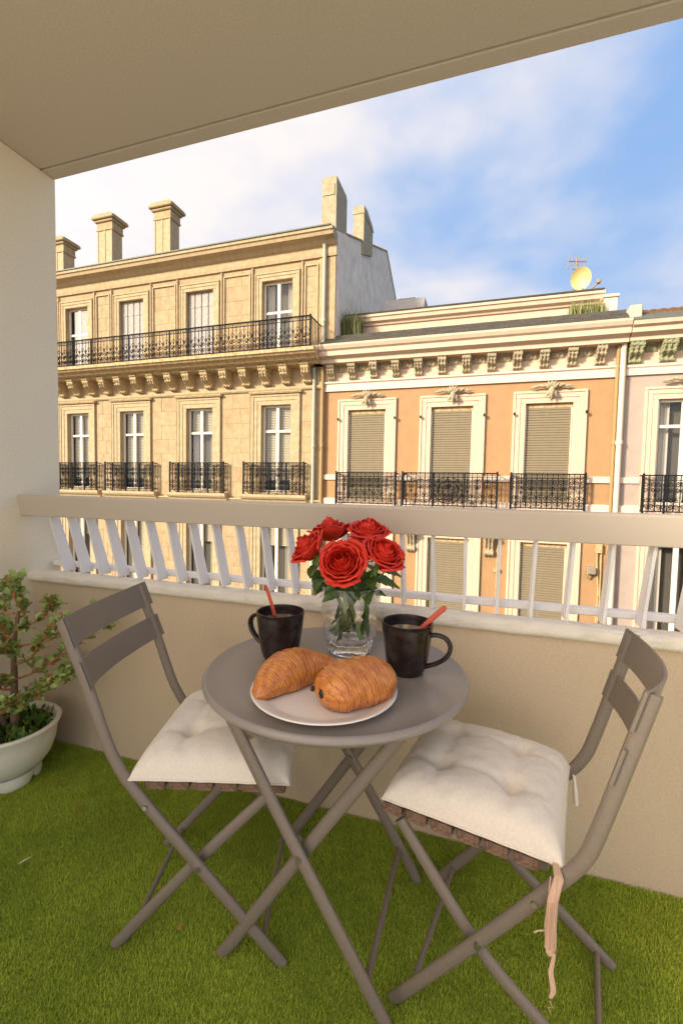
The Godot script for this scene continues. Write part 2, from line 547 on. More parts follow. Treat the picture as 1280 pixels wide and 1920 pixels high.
# wrought-iron panel from x0 to x1 at plane z, as sub-parts of a railing
func iron_panel(b: Node3D, called: String, x0: float, x1: float, y0: float, y1: float, z: float, zwall: float, style: int, post_step := 0.0):
	var r := node(called, b)
	var fr := MB.new()
	var th := 0.022
	fr.span(x0, x1, y1 - 0.03, y1, z - 0.025, z + 0.025, 0.006)
	fr.span(x0, x1, y0 + 0.03, y0 + 0.055, z - 0.014, z + 0.014)
	fr.span(x0, x1, y1 - 0.13, y1 - 0.112, z - 0.01, z + 0.01)
	for x in [x0, x1]:
		fr.span(x - th, x + th, y0 - 0.06, y1 + 0.03, z - th, z + th, 0.006)
		# returns to the wall
		fr.span(x - 0.012, x + 0.012, y1 - 0.03, y1 - 0.004, zwall, z - th, 0.0)
		fr.span(x - 0.012, x + 0.012, y0 + 0.03, y0 + 0.055, zwall, z - th, 0.0)
		var zz := z - 0.11
		while zz > zwall + 0.03:
			fr.span(x - 0.008, x + 0.008, y0 + 0.055, y1 - 0.03, zz - 0.008, zz + 0.008)
			zz -= 0.11
	if post_step > 0.0:
		var xx := x1 - post_step
		while xx > x0 + 0.2:
			fr.span(xx - 0.018, xx + 0.018, y0 - 0.06, y1 - 0.001, z - 0.018, z + 0.018)
			xx -= post_step
	part("frame", fr, M.iron, r)
	var sc := MB.new()
	var n := maxi(2, roundi((x1 - x0) / (0.118 if style != 1 else 0.125)))
	var st := (x1 - x0) / n
	var ya := y0 + 0.055
	var yb := y1 - 0.03
	for i in range(1, n):
		var x := x0 + st * i
		sc.tube([Vector3(x, ya, z), Vector3(x, yb, z)], 0.012, 0.012, 4, Vector3.RIGHT, [], false)
	for i in n:
		var x := x0 + st * (i + 0.5)
		var w := st * 0.5
		var m := 1.0 if i % 2 == 0 else -1.0
		if style == 1:
			# slender scrolls at the foot with leaf bosses, rings at the top
			sc.tube(scroll_path(Vector2(x, ya + 0.11), w * 0.95, -PI / 2, 1.35, z, m), 0.014, 0.010, 4, Vector3.BACK)
			sc.tube(scroll_path(Vector2(x, ya + 0.27), w * 0.85, PI / 2, 1.2, z, -m), 0.014, 0.010, 4, Vector3.BACK)
			sc.tube([Vector3(x - w * m, ya + 0.3, z), Vector3(x - w * m * 0.2, ya + 0.42, z), Vector3(x + w * m * 0.8, ya + 0.5, z)], 0.008, 0.008, 4, Vector3.BACK, [], false)
			sc.tube(scroll_path(Vector2(x, yb - 0.05), w * 0.7, 0.0, 1.0, z, m, 9), 0.007, 0.007, 4, Vector3.BACK)
			sc.box(Vector3(x - w, ya + 0.40, z), Vector3(0.045, 0.07, 0.03), 0.012)
			if i % 2 == 0: sc.box(Vector3(x + w * 0.2, ya + 0.19 + 0.03 * m, z), Vector3(0.06, 0.05, 0.03), 0.014)
		else:
			sc.tube(scroll_path(Vector2(x, ya + 0.10), w * 0.98, -PI / 2, 1.3, z, m), 0.014, 0.010, 4, Vector3.BACK)
			sc.tube(scroll_path(Vector2(x, ya + 0.24), w * 0.9, PI / 2, 1.2, z, -m), 0.014, 0.010, 4, Vector3.BACK)
			sc.tube(scroll_path(Vector2(x, yb - 0.19), w * 0.98, PI / 2, 1.3, z, m), 0.014, 0.010, 4, Vector3.BACK)
			sc.tube(scroll_path(Vector2(x, yb - 0.32), w * 0.85, -PI / 2, 1.2, z, -m), 0.014, 0.010, 4, Vector3.BACK)
			sc.tube(scroll_path(Vector2(x, yb - 0.05), w * 0.6, 0.0, 1.0, z, m, 9), 0.007, 0.007, 4, Vector3.BACK)
			if i % 3 == 1: sc.box(Vector3(x - w * m, (ya + yb) / 2.0 + 0.04 * m, z), Vector3(0.05, 0.075, 0.03), 0.014)
	if style == 2:
		# large interlaced rosette in the middle panel
		var c := Vector2((x0 + x1) / 2.0, (ya + yb) / 2.0 - 0.02)
		for k in 3:
			var ring := []
			for j in 24: ring.append(Vector3(c.x + (0.36 - 0.1 * k) * cos(TAU * j / 24), c.y + (0.34 - 0.1 * k) * sin(TAU * j / 24), z + 0.012))
			sc.tube(ring, 0.012, 0.010, 4, Vector3.BACK, [], false, true)
		for k in 8:
			var a := TAU * k / 8.0
			sc.tube([Vector3(c.x + 0.08 * cos(a), c.y + 0.08 * sin(a), z + 0.02), Vector3(c.x + 0.22 * cos(a + 0.5), c.y + 0.22 * sin(a + 0.5), z + 0.024), Vector3(c.x + 0.35 * cos(a), c.y + 0.35 * sin(a), z + 0.02)], 0.011, 0.011, 4, Vector3.BACK)
	part("scrollwork", sc, M.iron, r)
	return r

# carved console: an S-shaped bracket with a rolled top, fluted and worn
func corbel_mesh(w: float, h: float, d: float, material: Material, sd: int) -> ArrayMesh:
	var mb := MB.new()
	var outl := []      # from wall at top, out, then down in an S back to the wall
	for i in 25:
		var t := i / 24.0
		var out := d * (0.98 - 0.12 * sin(t * PI * 1.0)) if t < 0.42 else lerpf(d * 0.86, d * 0.16, smoothstep(0.42, 0.86, t))
		if t > 0.78: out = maxf(out, d * (0.16 + 0.22 * sin((t - 0.78) / 0.22 * PI)))
		outl.append(Vector2(out, -h * t))
	mb.grid(func(u, v):
		var k: Vector2 = outl[roundi(v * 24)]
		var a: float = (u - 0.5) * 2.0
		# across the front and round both cheeks
		var x: float
		var z: float
		if absf(a) < 0.7:
			x = a / 0.7 * w * 0.5
			z = k.x + 0.018 * cos(a / 0.7 * PI * 2.5)
		else:
			x = signf(a) * w * 0.5
			z = k.x * (1.0 - (absf(a) - 0.7) / 0.3)
		var ns := 0.03 * lump.get_noise_3d(x * 16.0 + sd, k.y * 15.0, z * 9.0) + 0.016 * sin(k.y / h * 26.0 + sd) * (1.0 if absf(a) < 0.72 else 0.4)
		return Vector3(x + signf(a) * ns * (0.8 if absf(a) > 0.55 else 0.0), k.y + ns * 0.3, z + ns * (1.0 if absf(a) < 0.72 else 0.0)), 22, 24, false, true)
	mb.span(-w * 0.58, w * 0.58, -0.005, 0.05, 0.0, d * 1.06, 0.012)
	mb.tube([Vector3(-w * 0.52, -h * 0.13, d * 0.86), Vector3(w * 0.52, -h * 0.13, d * 0.86)], h * 0.12, h * 0.12, 10)
	mb.tube([Vector3(-w * 0.5, -h * 0.9, d * 0.24), Vector3(w * 0.5, -h * 0.9, d * 0.24)], h * 0.075, h * 0.075, 8)
	return mb.done(material)

# lumpy carved leaf: an ellipsoid bent outwards and fluted
func leaf_lump(mb: MB, base: Vector3, tip: Vector3, w: float, d: float):
	var ax := tip - base
	var L := ax.length()
	var u := ax / L
	var s := u.cross(Vector3(0, 0, 1)).normalized()
	mb.grid(func(a, v):
		var r: float = sin(clampf(v, 0.02, 0.98) * PI) * (1.0 - 0.35 * v)
		var an: float = a * TAU
		var flute := 1.0 + 0.16 * cos(an * 5.0)
		return base + u * (L * v) + s * (cos(an) * w * r * flute) + Vector3(0, 0, 1) * (sin(an) * d * r + 0.5 * d * sin(v * PI) + d * 0.7 * v * v), 14, 8, true)

func cartouche(wide: float, high: float) -> MB:
	var mb := MB.new()
	for k in 5:
		var a := (k - 2) * 0.42
		leaf_lump(mb, Vector3(0, -high * 0.1, 0.03), Vector3(sin(a) * wide * 0.24, -high * 0.1 + cos(a) * high * 0.55, 0.05), 0.055, 0.06)
	leaf_lump(mb, Vector3(0, high * 0.2, 0.05), Vector3(0.0, -high * 0.62, 0.05), 0.075, 0.07)
	for s in [-1.0, 1.0]:
		leaf_lump(mb, Vector3(s * 0.03, -high * 0.05, 0.05), Vector3(s * 0.12, -high * 0.55, 0.04), 0.05, 0.05)
		leaf_lump(mb, Vector3(s * 0.05, high * 0.06, 0.03), Vector3(s * wide * 0.36, high * 0.20, 0.02), 0.055, 0.05)
		leaf_lump(mb, Vector3(s * wide * 0.22, high * 0.14, 0.02), Vector3(s * wide * 0.52, high * 0.06, 0.01), 0.045, 0.04)
		mb.tube([Vector3(s * wide * 0.30, high * 0.04, 0.03), Vector3(s * wide * 0.4, -high * 0.03, 0.03), Vector3(s * wide * 0.5, high * 0.03, 0.02)], 0.022, 0.022, 5)
	return mb

func rect_panel(mb: MB, x0: float, x1: float, y0: float, y1: float, z: float, w := 0.05, d := 0.03):
	mb.span(x0, x0 + w, y0, y1, z, z + d, 0.008)
	mb.span(x1 - w, x1, y0, y1, z, z + d, 0.008)
	mb.span(x0 + w, x1 - w, y1 - w, y1, z, z + d, 0.008)
	mb.span(x0 + w, x1 - w, y0, y0 + w, z, z + d, 0.008)

func downpipe(b: Node3D, x: float, y0: float, y1: float, z: float, r: float, m: Material):
	var p := MB.new()
	p.tube([Vector3(x, y0, z), Vector3(x, y1 - 0.25, z), Vector3(x, y1, z + 0.06)], r, r, 8)
	var y := y0 + 0.7
	while y < y1 - 0.4:
		p.tube([Vector3(x, y, z), Vector3(x, y + 0.09, z)], r * 1.25, r * 1.25, 8)
		y += 2.2
	part("drainpipe", p, m, b)

const BAY := [-5.93, -8.58, -11.2, -13.52, -16.1, -18.7]

func stone_building():
	var b := thing("stone_town_house", "tall yellow limestone town house with long iron balcony and chimneys", "building")
	# ---- walls with their window openings
	var low := []
	var up := []
	var down := []
	for i in BAY.size():
		var x: float = BAY[i]
		low.append([x - 0.48, 0.98, x + 0.48, 3.58])
		up.append([x - 0.49, 5.05, x + 0.49, 7.18])
		down.append([x - 0.48, -2.45, x + 0.48, 0.12])
	var w := MB.new()
	wall_face(w, -24, -4.42, STREET, 4.75, FZ, low + down, 0.20)
	wall_face(w, -24, -4.13, 4.75, 8.0, FZ, up, 0.20)
	part("wall", w, M.stone, b)
	# body behind the front, with the gabled party wall
	var body := MB.new()
	var side := Transform3D(Basis(Vector3(0, 0, -1), Vector3(0, 1, 0), Vector3(1, 0, 0)), Vector3.ZERO)
	body.extrude([Vector2(12.45, STREET), Vector2(21.0, STREET), Vector2(21.0, 5.0), Vector2(20.25, 9.8), Vector2(18.25, 10.8), Vector2(12.45, 8.33)], -24.0, -4.155, side)
	part("room_block", body, M.room, b)
	var gab := MB.new()
	gab.extrude([Vector2(12.02, STREET), Vector2(21.05, STREET), Vector2(21.05, 5.0), Vector2(20.3, 9.8), Vector2(18.25, 10.86), Vector2(12.02, 8.3)], -4.15, -4.13, side)
	part("gable_wall", gab, M.gable, b)
	var verge := MB.new()
	for s in [[12.9, 8.68, 18.25, 10.88], [18.25, 10.88, 20.32, 9.80], [20.32, 9.80, 21.06, 5.0]]:
		verge.tube([Vector3(-4.16, s[1], -s[0]), Vector3(-4.16, s[3], -s[2])], 0.07, 0.045, 6, Vector3.RIGHT)
	part("verge", verge, M.stained, b)
	var roof := MB.new()
	roof.extrude([Vector2(11.93, 8.3), Vector2(18.25, 10.88), Vector2(20.3, 9.85), Vector2(20.3, 9.7), Vector2(18.25, 10.7), Vector2(11.95, 8.2)], -24.0, -4.2, side)
	part("roof", roof, M.zinc, b)
	var gut := MB.new()
	moulding(gut, [Vector2(0.0, 8.2), Vector2(0.50, 8.2), Vector2(0.50, 8.235), Vector2(0.12, 8.36), Vector2(0.0, 8.36)], -24, -4.16, FZ)
	part("zinc_gutter", gut, M.zinc, b)
	# ---- cornices and bands
	var co := MB.new()
	moulding(co, [Vector2(0, 7.62), Vector2(0.06, 7.62), Vector2(0.08, 7.70), Vector2(0.08, 7.86), Vector2(0.16, 7.90), Vector2(0.24, 7.98), Vector2(0.40, 8.02), Vector2(0.43, 8.10), Vector2(0.47, 8.12), Vector2(0.47, 8.197), Vector2(0, 8.197)], -24, -4.10, FZ)
	part("cornice", co, M.trim_stone, b)
	# great balcony slab: mouldings down to the corbel course
	var sl := MB.new()
	moulding(sl, [Vector2(0, 4.60), Vector2(0.42, 4.60), Vector2(0.46, 4.66), Vector2(0.62, 4.69), Vector2(0.68, 4.76), Vector2(0.78, 4.78), Vector2(0.82, 4.83), Vector2(0.86, 4.84), Vector2(0.86, 4.93), Vector2(0.0, 4.93)], -24, -4.44, FZ)
	part("balcony_slab", sl, M.stained, b)
	var fz := MB.new()
	moulding(fz, [Vector2(0, 3.98), Vector2(0.05, 3.98), Vector2(0.08, 4.02), Vector2(0.08, 4.07), Vector2(0.03, 4.10), Vector2(0.03, 4.597), Vector2(0, 4.597)], -24, -4.45, FZ)
	part("frieze_band", fz, M.trim_stone, b)
	var cm := [corbel_mesh(0.235, 0.46, 0.42, M.carved, 1), corbel_mesh(0.235, 0.46, 0.42, M.carved, 14), corbel_mesh(0.235, 0.46, 0.42, M.carved, 29)]
	for i in 24:
		var c := obj("corbel", cm[i % 3], b)
		c.position = Vector3(-4.88 - 0.655 * i, 4.59, FZ + 0.03)
	# floor band under the lower balconies
	var fb := MB.new()
	moulding(fb, [Vector2(0, 0.52), Vector2(0.05, 0.52), Vector2(0.07, 0.58), Vector2(0.07, 0.72), Vector2(0.12, 0.76), Vector2(0.12, 0.80), Vector2(0, 0.80)], -24, -4.46, FZ)
	moulding(fb, [Vector2(0, -3.1), Vector2(0.10, -3.1), Vector2(0.14, -2.9), Vector2(0.14, -2.75), Vector2(0, -2.75)], -24, -4.46, FZ)
	part("floor_band", fb, M.trim_stone, b)
	# ---- stones of the piers, each its own block
	var kinds := [M.stone, M.stone_b, M.stone_c]
	var stones := {}
	var edges := [-4.80]
	for x in BAY: edges.append_array([x + 0.86, x - 0.86])
	for rows in [[0.84, 3.96, 7], [5.00, 7.58, 6], [-2.7, 0.5, 7]]:
		for r in rows[2]:
			var y0: float = lerpf(rows[0], rows[1], float(r) / rows[2])
			var y1: float = lerpf(rows[0], rows[1], float(r + 1) / rows[2])
			for k in range(0, 9, 2):
				var xa: float = edges[k + 1]
				var xb: float = edges[k]
				if k == 0: xb = -4.78 if rows[0] < 4.0 else -4.62
				var cut: float = lerpf(xa, xb, 0.36 if (r + k) % 2 == 0 else 0.66)
				var runs := [[xa, cut], [cut, xb]] if xb - xa > 0.5 else [[xa, xb]]
				for q in runs:
					var kind := rng.randi() % 3
					var proud: float = 0.008 + 0.002 * (rng.randi() % 3)
					var key := "%.2f %.2f %d %.3f" % [q[1] - q[0], y1 - y0, kind, proud]
					if not stones.has(key):
						var sb := MB.new()
						sb.box(Vector3.ZERO, Vector3(q[1] - q[0] - 0.004, y1 - y0 - 0.004, proud * 2.0), 0.003)
						stones[key] = sb.done(kinds[kind])
					var so := obj("stone_block", stones[key], b)
					so.position = Vector3((q[0] + q[1]) / 2.0, (y0 + y1) / 2.0, FZ)
	# ---- windows, surrounds, balconies
	for i in BAY.size():
		var x: float = BAY[i]
		var su := MB.new()
		surround(su, low[i], 0.30, FZ, 0.82)
		part("window_surround", su, M.trim_stone, b)
		var s2 := MB.new()
		surround(s2, up[i], 0.23, FZ, 4.95)
		part("window_surround", s2, M.trim_stone, b)
		var s3 := MB.new()
		surround(s3, down[i], 0.30, FZ, -2.7)
		part("window_surround", s3, M.trim_stone, b)
		french_window(b, low[i], FZ - 0.15, 2.82, [1, 3, 1, 1, 3, 1][i])
		french_window(b, down[i], FZ - 0.15, -0.62, [3, 3, 1, 3, 1, 1][i])
		if i == 1 or i == 2:
			# closed shutters of vertical boards
			var sh := node("window_shutter", b)
			var n := 4
			for k in n:
				var xa: float = lerpf(up[i][0], up[i][2], float(k) / n)
				var xb: float = lerpf(up[i][0], up[i][2], float(k + 1) / n)
				var pl := MB.new()
				pl.span(xa + 0.012, xb - 0.012, 5.05, 7.18, FZ - 0.14, FZ - 0.10, 0.012)
				for y in [5.55, 6.12, 6.72]: pl.span(xa + 0.02, xb - 0.02, y, y + 0.05, FZ - 0.102, FZ - 0.09, 0.006)
				part("board", pl, M.wood_shutter, sh)
			var bk := MB.new()
			bk.span(up[i][0], up[i][2], 5.05, 7.18, FZ - 0.17, FZ - 0.142)
			part("backing", bk, M.stained, sh)
		else:
			french_window(b, up[i], FZ - 0.15, 6.3, 2 if i != 3 else 0)
			if i == 3:
				var sh3 := MB.new()
				sh3.span(up[i][0] + 0.25, up[i][2], 5.05, 7.1, FZ - 0.16, FZ - 0.12, 0.01)
				part("roller_screen", sh3, M.wood_shutter, b)
		iron_panel(b, "window_railing", x - 0.98, x + 0.98, 0.98, 1.88, FZ + 0.18, FZ, 0, 0.55)
		var sill := MB.new()
		moulding(sill, [Vector2(0, 0.66), Vector2(0.10, 0.68), Vector2(0.14, 0.78), Vector2(0.20, 0.80), Vector2(0.24, 0.86), Vector2(0.24, 0.93), Vector2(0, 0.93)], x - 1.06, x + 1.06, FZ)
		part("window_sill", sill, M.trim_stone, b)
		# panel mouldings of the upper wall
		var rects := []
		if i < BAY.size() - 1: rects.append([BAY[i + 1] + 0.86, x - 0.86])
		if i == 0: rects.append([x + 0.86, -4.64])
		for q in rects:
			var pm := MB.new()
			rect_panel(pm, q[0], q[1], 4.98, 7.48, FZ + 0.02)
			part("panel_moulding", pm, M.trim_stone, b)
		for xx in [x - 0.80, x + 0.80]:
			var ps := MB.new()
			ps.span(xx - 0.025, xx + 0.025, 4.95, 7.60, FZ + 0.021, FZ + 0.06, 0.01)
			part("pilaster_strip", ps, M.trim_stone, b)
		var hd := MB.new()
		moulding(hd, [Vector2(0, 3.90), Vector2(0.11, 3.90), Vector2(0.14, 3.94), Vector2(0.14, 3.965), Vector2(0, 3.965)], x - 0.84, x + 0.84, FZ)
		part("window_cornice", hd, M.carved, b)
	iron_panel(b, "balcony_railing", -20.0, -4.56, 4.93, 5.76, FZ + 0.80, FZ, 1, 1.5)
	# corner pilaster strip and pipes
	var cp := MB.new()
	cp.span(-4.62, -4.132, 4.94, 7.6, FZ + 0.001, FZ + 0.035, 0.01)
	part("corner_strip", cp, M.stone_b, b)
	downpipe(b, -4.44, 5.1, 8.05, FZ + 0.10, 0.055, M.pipe)
	downpipe(b, -4.70, STREET, 4.55, FZ + 0.09, 0.055, M.pipe)
	# ---- chimneys
	for c in [[-12.84, 8.3, 10.40], [-10.43, 8.3, 10.38], [-15.05, 8.3, 9.95]]:
		var ch := MB.new()
		var cx: float = c[0]
		var yt: float = c[2]
		ch.span(cx - 0.31, cx + 0.31, c[1] - 0.1, yt - 0.40, -13.02, -12.55, 0.015)
		for sx in [-0.325, -0.03, 0.265]: ch.span(cx + sx, cx + sx + 0.06, c[1], yt - 0.45, -12.552, -12.535, 0.004)
		var chm := part("chimney", ch, M.trim_stone, b)
		var cap := MB.new()
		cap.span(cx - 0.355, cx + 0.355, yt - 0.46, yt - 0.40, -13.05, -12.52, 0.01)
		cap.span(cx - 0.34, cx + 0.34, yt - 0.40, yt - 0.18, -13.03, -12.54, 0.01)
		cap.span(cx - 0.40, cx + 0.40, yt - 0.18, yt - 0.10, -13.09, -12.48, 0.02)
		cap.span(cx - 0.47, cx + 0.47, yt - 0.10, yt, -13.16, -12.41, 0.02)
		cap.extrude([Vector2(cx - 0.47, yt), Vector2(cx + 0.47, yt), Vector2(cx + 0.35, yt + 0.08), Vector2(cx - 0.35, yt + 0.08)], -13.1, -12.46)
		part("cap", cap, M.stone_b, chm)
	var c3 := MB.new()
	c3.extrude([Vector2(12.02, 8.25), Vector2(13.0, 8.5), Vector2(13.0, 9.72), Vector2(12.9, 9.80), Vector2(12.02, 9.80)], -4.60, -4.17, side)
	c3.span(-4.55, -4.22, 9.3, 9.6, -12.02, -12.0, 0.006)
	part("chimney", c3, M.gable_stone, b)
	var c4 := MB.new()
	c4.extrude([Vector2(14.5, 8.9), Vector2(15.7, 9.4), Vector2(15.7, 10.4), Vector2(14.9, 10.52), Vector2(14.5, 10.46)], -4.42, -4.06, side)
	c4.span(-4.44, -4.04, 10.2, 10.3, -15.72, -14.48, 0.01)
	part("chimney", c4, M.gable_stone, b)
	var c5 := MB.new()
	c5.span(-13.0, -12.65, 8.6, 9.55, -14.6, -14.1, 0.02)
	c5.span(-13.05, -12.6, 9.55, 9.65, -14.65, -14.05, 0.02)
	for k in 2: c5.tube([Vector3(-12.93 + 0.2 * k, 9.65, -14.35), Vector3(-12.93 + 0.2 * k, 9.85, -14.35)], 0.07, 0.07, 8)
	part("chimney", c5, M.stained, b)

const OBAY := [-3.16, -0.865, 1.45]

func roller_shutter(b: Node3D, h: Array, z: float):
	var mb := MB.new()
	mb.flat()
	var y: float = h[3] - 0.10
	while y > h[1]:
		var y2 := maxf(y - 0.062, h[1])
		var pts := [Vector2(y, 0.0), Vector2(y - 0.010, 0.013), Vector2(y2 + 0.012, 0.016), Vector2(y2 + 0.006, 0.002), Vector2(y2, 0.0)]
		for k in 4:
			mb.quad(Vector3(h[0] + 0.03, pts[k + 1].x, z + pts[k + 1].y), Vector3(h[2] - 0.03, pts[k + 1].x, z + pts[k + 1].y), Vector3(h[2] - 0.03, pts[k].x, z + pts[k].y), Vector3(h[0] + 0.03, pts[k].x, z + pts[k].y))
		y = y2
	var r := part("roller_shutter", mb, M.shutter, b)
	var g := MB.new()
	g.span(h[0], h[0] + 0.03, h[1], h[3] - 0.10, z - 0.02, z + 0.035, 0.004)
	g.span(h[2] - 0.03, h[2], h[1], h[3] - 0.10, z - 0.02, z + 0.035, 0.004)
	part("guide_rail", g, M.white_trim, r)
	var bx := MB.new()
	bx.span(h[0], h[2], h[3] - 0.10, h[3], z - 0.03, z + 0.005, 0.004)
	part("shutter_box", bx, M.stained, r)

func orange_building():
	var b := thing("orange_town_house", "two tone orange town house with cream trim and three lowered roller shutters", "building")
	var holes := []
	var low := []
	for x in OBAY:
		holes.append([x - 0.53, 0.90, x + 0.53, 3.34])
		low.append([x - 0.53, -2.5, x + 0.53, -0.12])
	var w := MB.new()
	wall_face(w, -4.42, 2.985, STREET, 3.9, FZ, holes + low, 0.16)
	part("wall", w, M.orange, b)
	var f := MB.new()
	f.flat()
	f.quad(Vector3(-4.42, 3.9, FZ), Vector3(2.985, 3.9, FZ), Vector3(2.985, 4.9, FZ), Vector3(-4.42, 4.9, FZ))
	part("frieze", f, M.cream, b)
	var body := MB.new()
	body.span(-4.12, 2.985, STREET, 5.46, -21.0, FZ - 0.40)
	part("room_block", body, M.room, b)
	var bands := MB.new()
	moulding(bands, [Vector2(0, 3.88), Vector2(0.06, 3.88), Vector2(0.06, 3.98), Vector2(0.045, 4.0), Vector2(0.045, 4.07), Vector2(0.09, 4.10), Vector2(0.09, 4.14), Vector2(0.0, 4.14)], -4.40, 2.93, FZ)
	moulding(bands, [Vector2(0, 1.40), Vector2(0.05, 1.40), Vector2(0.05, 1.53), Vector2(0, 1.55)], -4.40, OBAY[0] - 0.85, FZ)
	moulding(bands, [Vector2(0, 1.40), Vector2(0.05, 1.40), Vector2(0.05, 1.53), Vector2(0, 1.55)], OBAY[0] + 0.85, OBAY[1] - 0.85, FZ)
	moulding(bands, [Vector2(0, 1.40), Vector2(0.05, 1.40), Vector2(0.05, 1.53), Vector2(0, 1.55)], OBAY[1] + 0.85, OBAY[2] - 0.85, FZ)
	moulding(bands, [Vector2(0, 1.40), Vector2(0.05, 1.40), Vector2(0.05, 1.53), Vector2(0, 1.55)], OBAY[2] + 0.85, 2.83, FZ)
	moulding(bands, [Vector2(0, 0.60), Vector2(0.07, 0.60), Vector2(0.07, 0.86), Vector2(0.04, 0.88), Vector2(0, 0.88)], -4.40, 2.83, FZ)
	moulding(bands, [Vector2(0, -2.85), Vector2(0.07, -2.85), Vector2(0.07, -2.62), Vector2(0, -2.60)], -4.40, 2.83, FZ)
	part("string_course", bands, M.white_trim, b)
	var co := MB.new()
	moulding(co, [Vector2(0, 4.60), Vector2(0.30, 4.60), Vector2(0.30, 4.70), Vector2(0.36, 4.74), Vector2(0.44, 4.76), Vector2(0.44, 4.88), Vector2(0.50, 4.92), Vector2(0.54, 5.0), Vector2(0.54, 5.05), Vector2(0, 5.05)], -4.66, 3.01, FZ)
	part("cornice", co, M.cream, b)
	var cm := [corbel_mesh(0.20, 0.40, 0.26, M.cream_carved, 5), corbel_mesh(0.20, 0.40, 0.26, M.cream_carved, 17), corbel_mesh(0.20, 0.40, 0.26, M.cream_carved, 33)]
	for i in 12:
		var c := obj("corbel", cm[i % 3], b)
		c.position = Vector3(-4.18 + 0.607 * i, 4.585, FZ + 0.002)
		if i < 11:
			var or_ := MB.new()
			or_.grid(func(u, v):
				var xx: float = lerpf(0.13, 0.48, u)
				var edge := minf(minf(u, 1.0 - u) * 6.0, minf(v, 1.0 - v) * 3.0)
				return Vector3(xx, lerpf(-0.19, -0.01, v), clampf(edge, 0.0, 1.0) * (0.05 + 0.05 * lump.get_noise_2d(xx * 14.0 + i * 7.0, v * 4.0) + 0.02 * sin(xx * 60.0 + i))), 14, 6)
			var oo := part("frieze_ornament", or_, M.cream_carved, b)
			oo.position = Vector3(-4.18 + 0.607 * i, 4.585, FZ + 0.002)
	for i in 3:
		var x: float = OBAY[i]
		var su := MB.new()
		surround(su, holes[i], 0.30, FZ, 0.88)
		part("window_surround", su, M.cream, b)
		var s2 := MB.new()
		surround(s2, low[i], 0.30, FZ, -2.6)
		part("window_surround", s2, M.cream, b)
		roller_shutter(b, holes[i], FZ - 0.07)
		roller_shutter(b, low[i], FZ - 0.07)
		var ca := part("window_ornament", cartouche(0.95, 0.42), M.cream_carved, b)
		ca.position = Vector3(x + 0.02, 3.68, FZ + 0.09)
		var lo := part("window_ornament", cartouche(0.8, 0.36), M.cream_carved, b)
		lo.position = Vector3(x + 0.02, 0.24, FZ + 0.09)
		for s in [-1.0, 1.0]:
			var ho := MB.new()
			ho.span(x + s * 0.80 - 0.02, x + s * 0.80 + 0.02, 3.05, 3.12, FZ + 0.095, FZ + 0.14, 0.006)
			part("shutter_catch", ho, M.iron, b)
	for q in [[-3.95, -2.27, 0.22], [-2.06, 0.30, 0.36], [0.63, 2.28, 0.22]]:
		var deep: float = q[2]
		iron_panel(b, "balcony_railing", q[0], q[1], 0.72, 1.61, FZ + deep, FZ, 2 if deep > 0.3 else 0, 0.78 if deep > 0.3 else 0.0)
		var sl := MB.new()
		moulding(sl, [Vector2(0, 0.46), Vector2(deep - 0.05, 0.50), Vector2(deep + 0.04, 0.56), Vector2(deep + 0.06, 0.60), Vector2(deep + 0.06, 0.66), Vector2(0, 0.66)], q[0] - 0.08, q[1] + 0.08, FZ)
		part("balcony_slab", sl, M.white_trim, b)
	var bm := corbel_mesh(0.22, 0.98, 0.32, M.cream_carved, 8)
	for x in [-1.83, 0.17]:
		var c := obj("balcony_console", bm, b)
		c.position = Vector3(x, 0.455, FZ + 0.002)
	# roof: steep slate strip, terrace, set-back attic
	var side := Transform3D(Basis(Vector3(0, 0, -1), Vector3(0, 1, 0), Vector3(1, 0, 0)), Vector3.ZERO)
	var sl2 := MB.new()
	sl2.extrude([Vector2(11.62, 5.053), Vector2(12.30, 5.053), Vector2(12.30, 5.50), Vector2(12.22, 5.50), Vector2(11.62, 5.09)], -4.40, 2.985, side)
	part("slate_strip", sl2, M.slate, b)
	# rows of slates on the strip
	var n := Vector3(0, 0.60, 0.41).normalized()
	var up := Vector3(0, 0.41, -0.60).normalized()
	var bas := Basis(Vector3.RIGHT, up, n)
	var smesh := []
	for k in 3:
		var sm := MB.new()
		sm.box(Vector3.ZERO, Vector3(0.238, 0.20, 0.014), 0.004)
		smesh.append(sm.done([M.slate, M.slate, M.slate_b][k]))
	for r in 4:
		var s0 := 0.09 + 0.17 * r
		for k in 31:
			var o := obj("slate", smesh[rng.randi() % 3], b)
			o.transform = Transform3D(bas.rotated(Vector3.RIGHT, -0.04), Vector3(-4.28 + 0.24 * k + (0.06 if r % 2 else -0.05), 5.09, -11.62) + up * s0 + n * (0.012 + 0.004 * (rng.randi() % 2)))
	var at := MB.new()
	at.flat()
	at.span(-4.12, 2.93, 5.462, 6.02, -17.0, -13.02)
	part("attic_wall", at, M.cream, b)
	var ac := MB.new()
	moulding(ac, [Vector2(0, 5.98), Vector2(0.05, 5.98), Vector2(0.07, 6.04), Vector2(0.16, 6.07), Vector2(0.18, 6.16), Vector2(0.22, 6.18), Vector2(0.22, 6.25), Vector2(-4.0, 6.25), Vector2(-4.0, 6.0)], -4.12, 2.72, -13.02)
	part("attic_cornice", ac, M.cream, b)
	var ar := MB.new()
	ar.span(-4.1, 2.70, 6.251, 6.30, -17.0, -12.78, 0.01)
	part("attic_roof", ar, M.slate, b)
	var en := MB.new()
	en.span(2.66, 2.96, 5.47, 5.98, -13.6, -12.62, 0.01)
	en.span(2.63, 2.99, 5.98, 6.05, -13.65, -12.58, 0.01)
	part("attic_end_pier", en, M.white_trim, b)
	var sk := node("roof_lantern", b)
	var sb := MB.new()
	sb.span(-3.22, -2.02, 6.2, 6.72, -15.3, -14.2, 0.02)
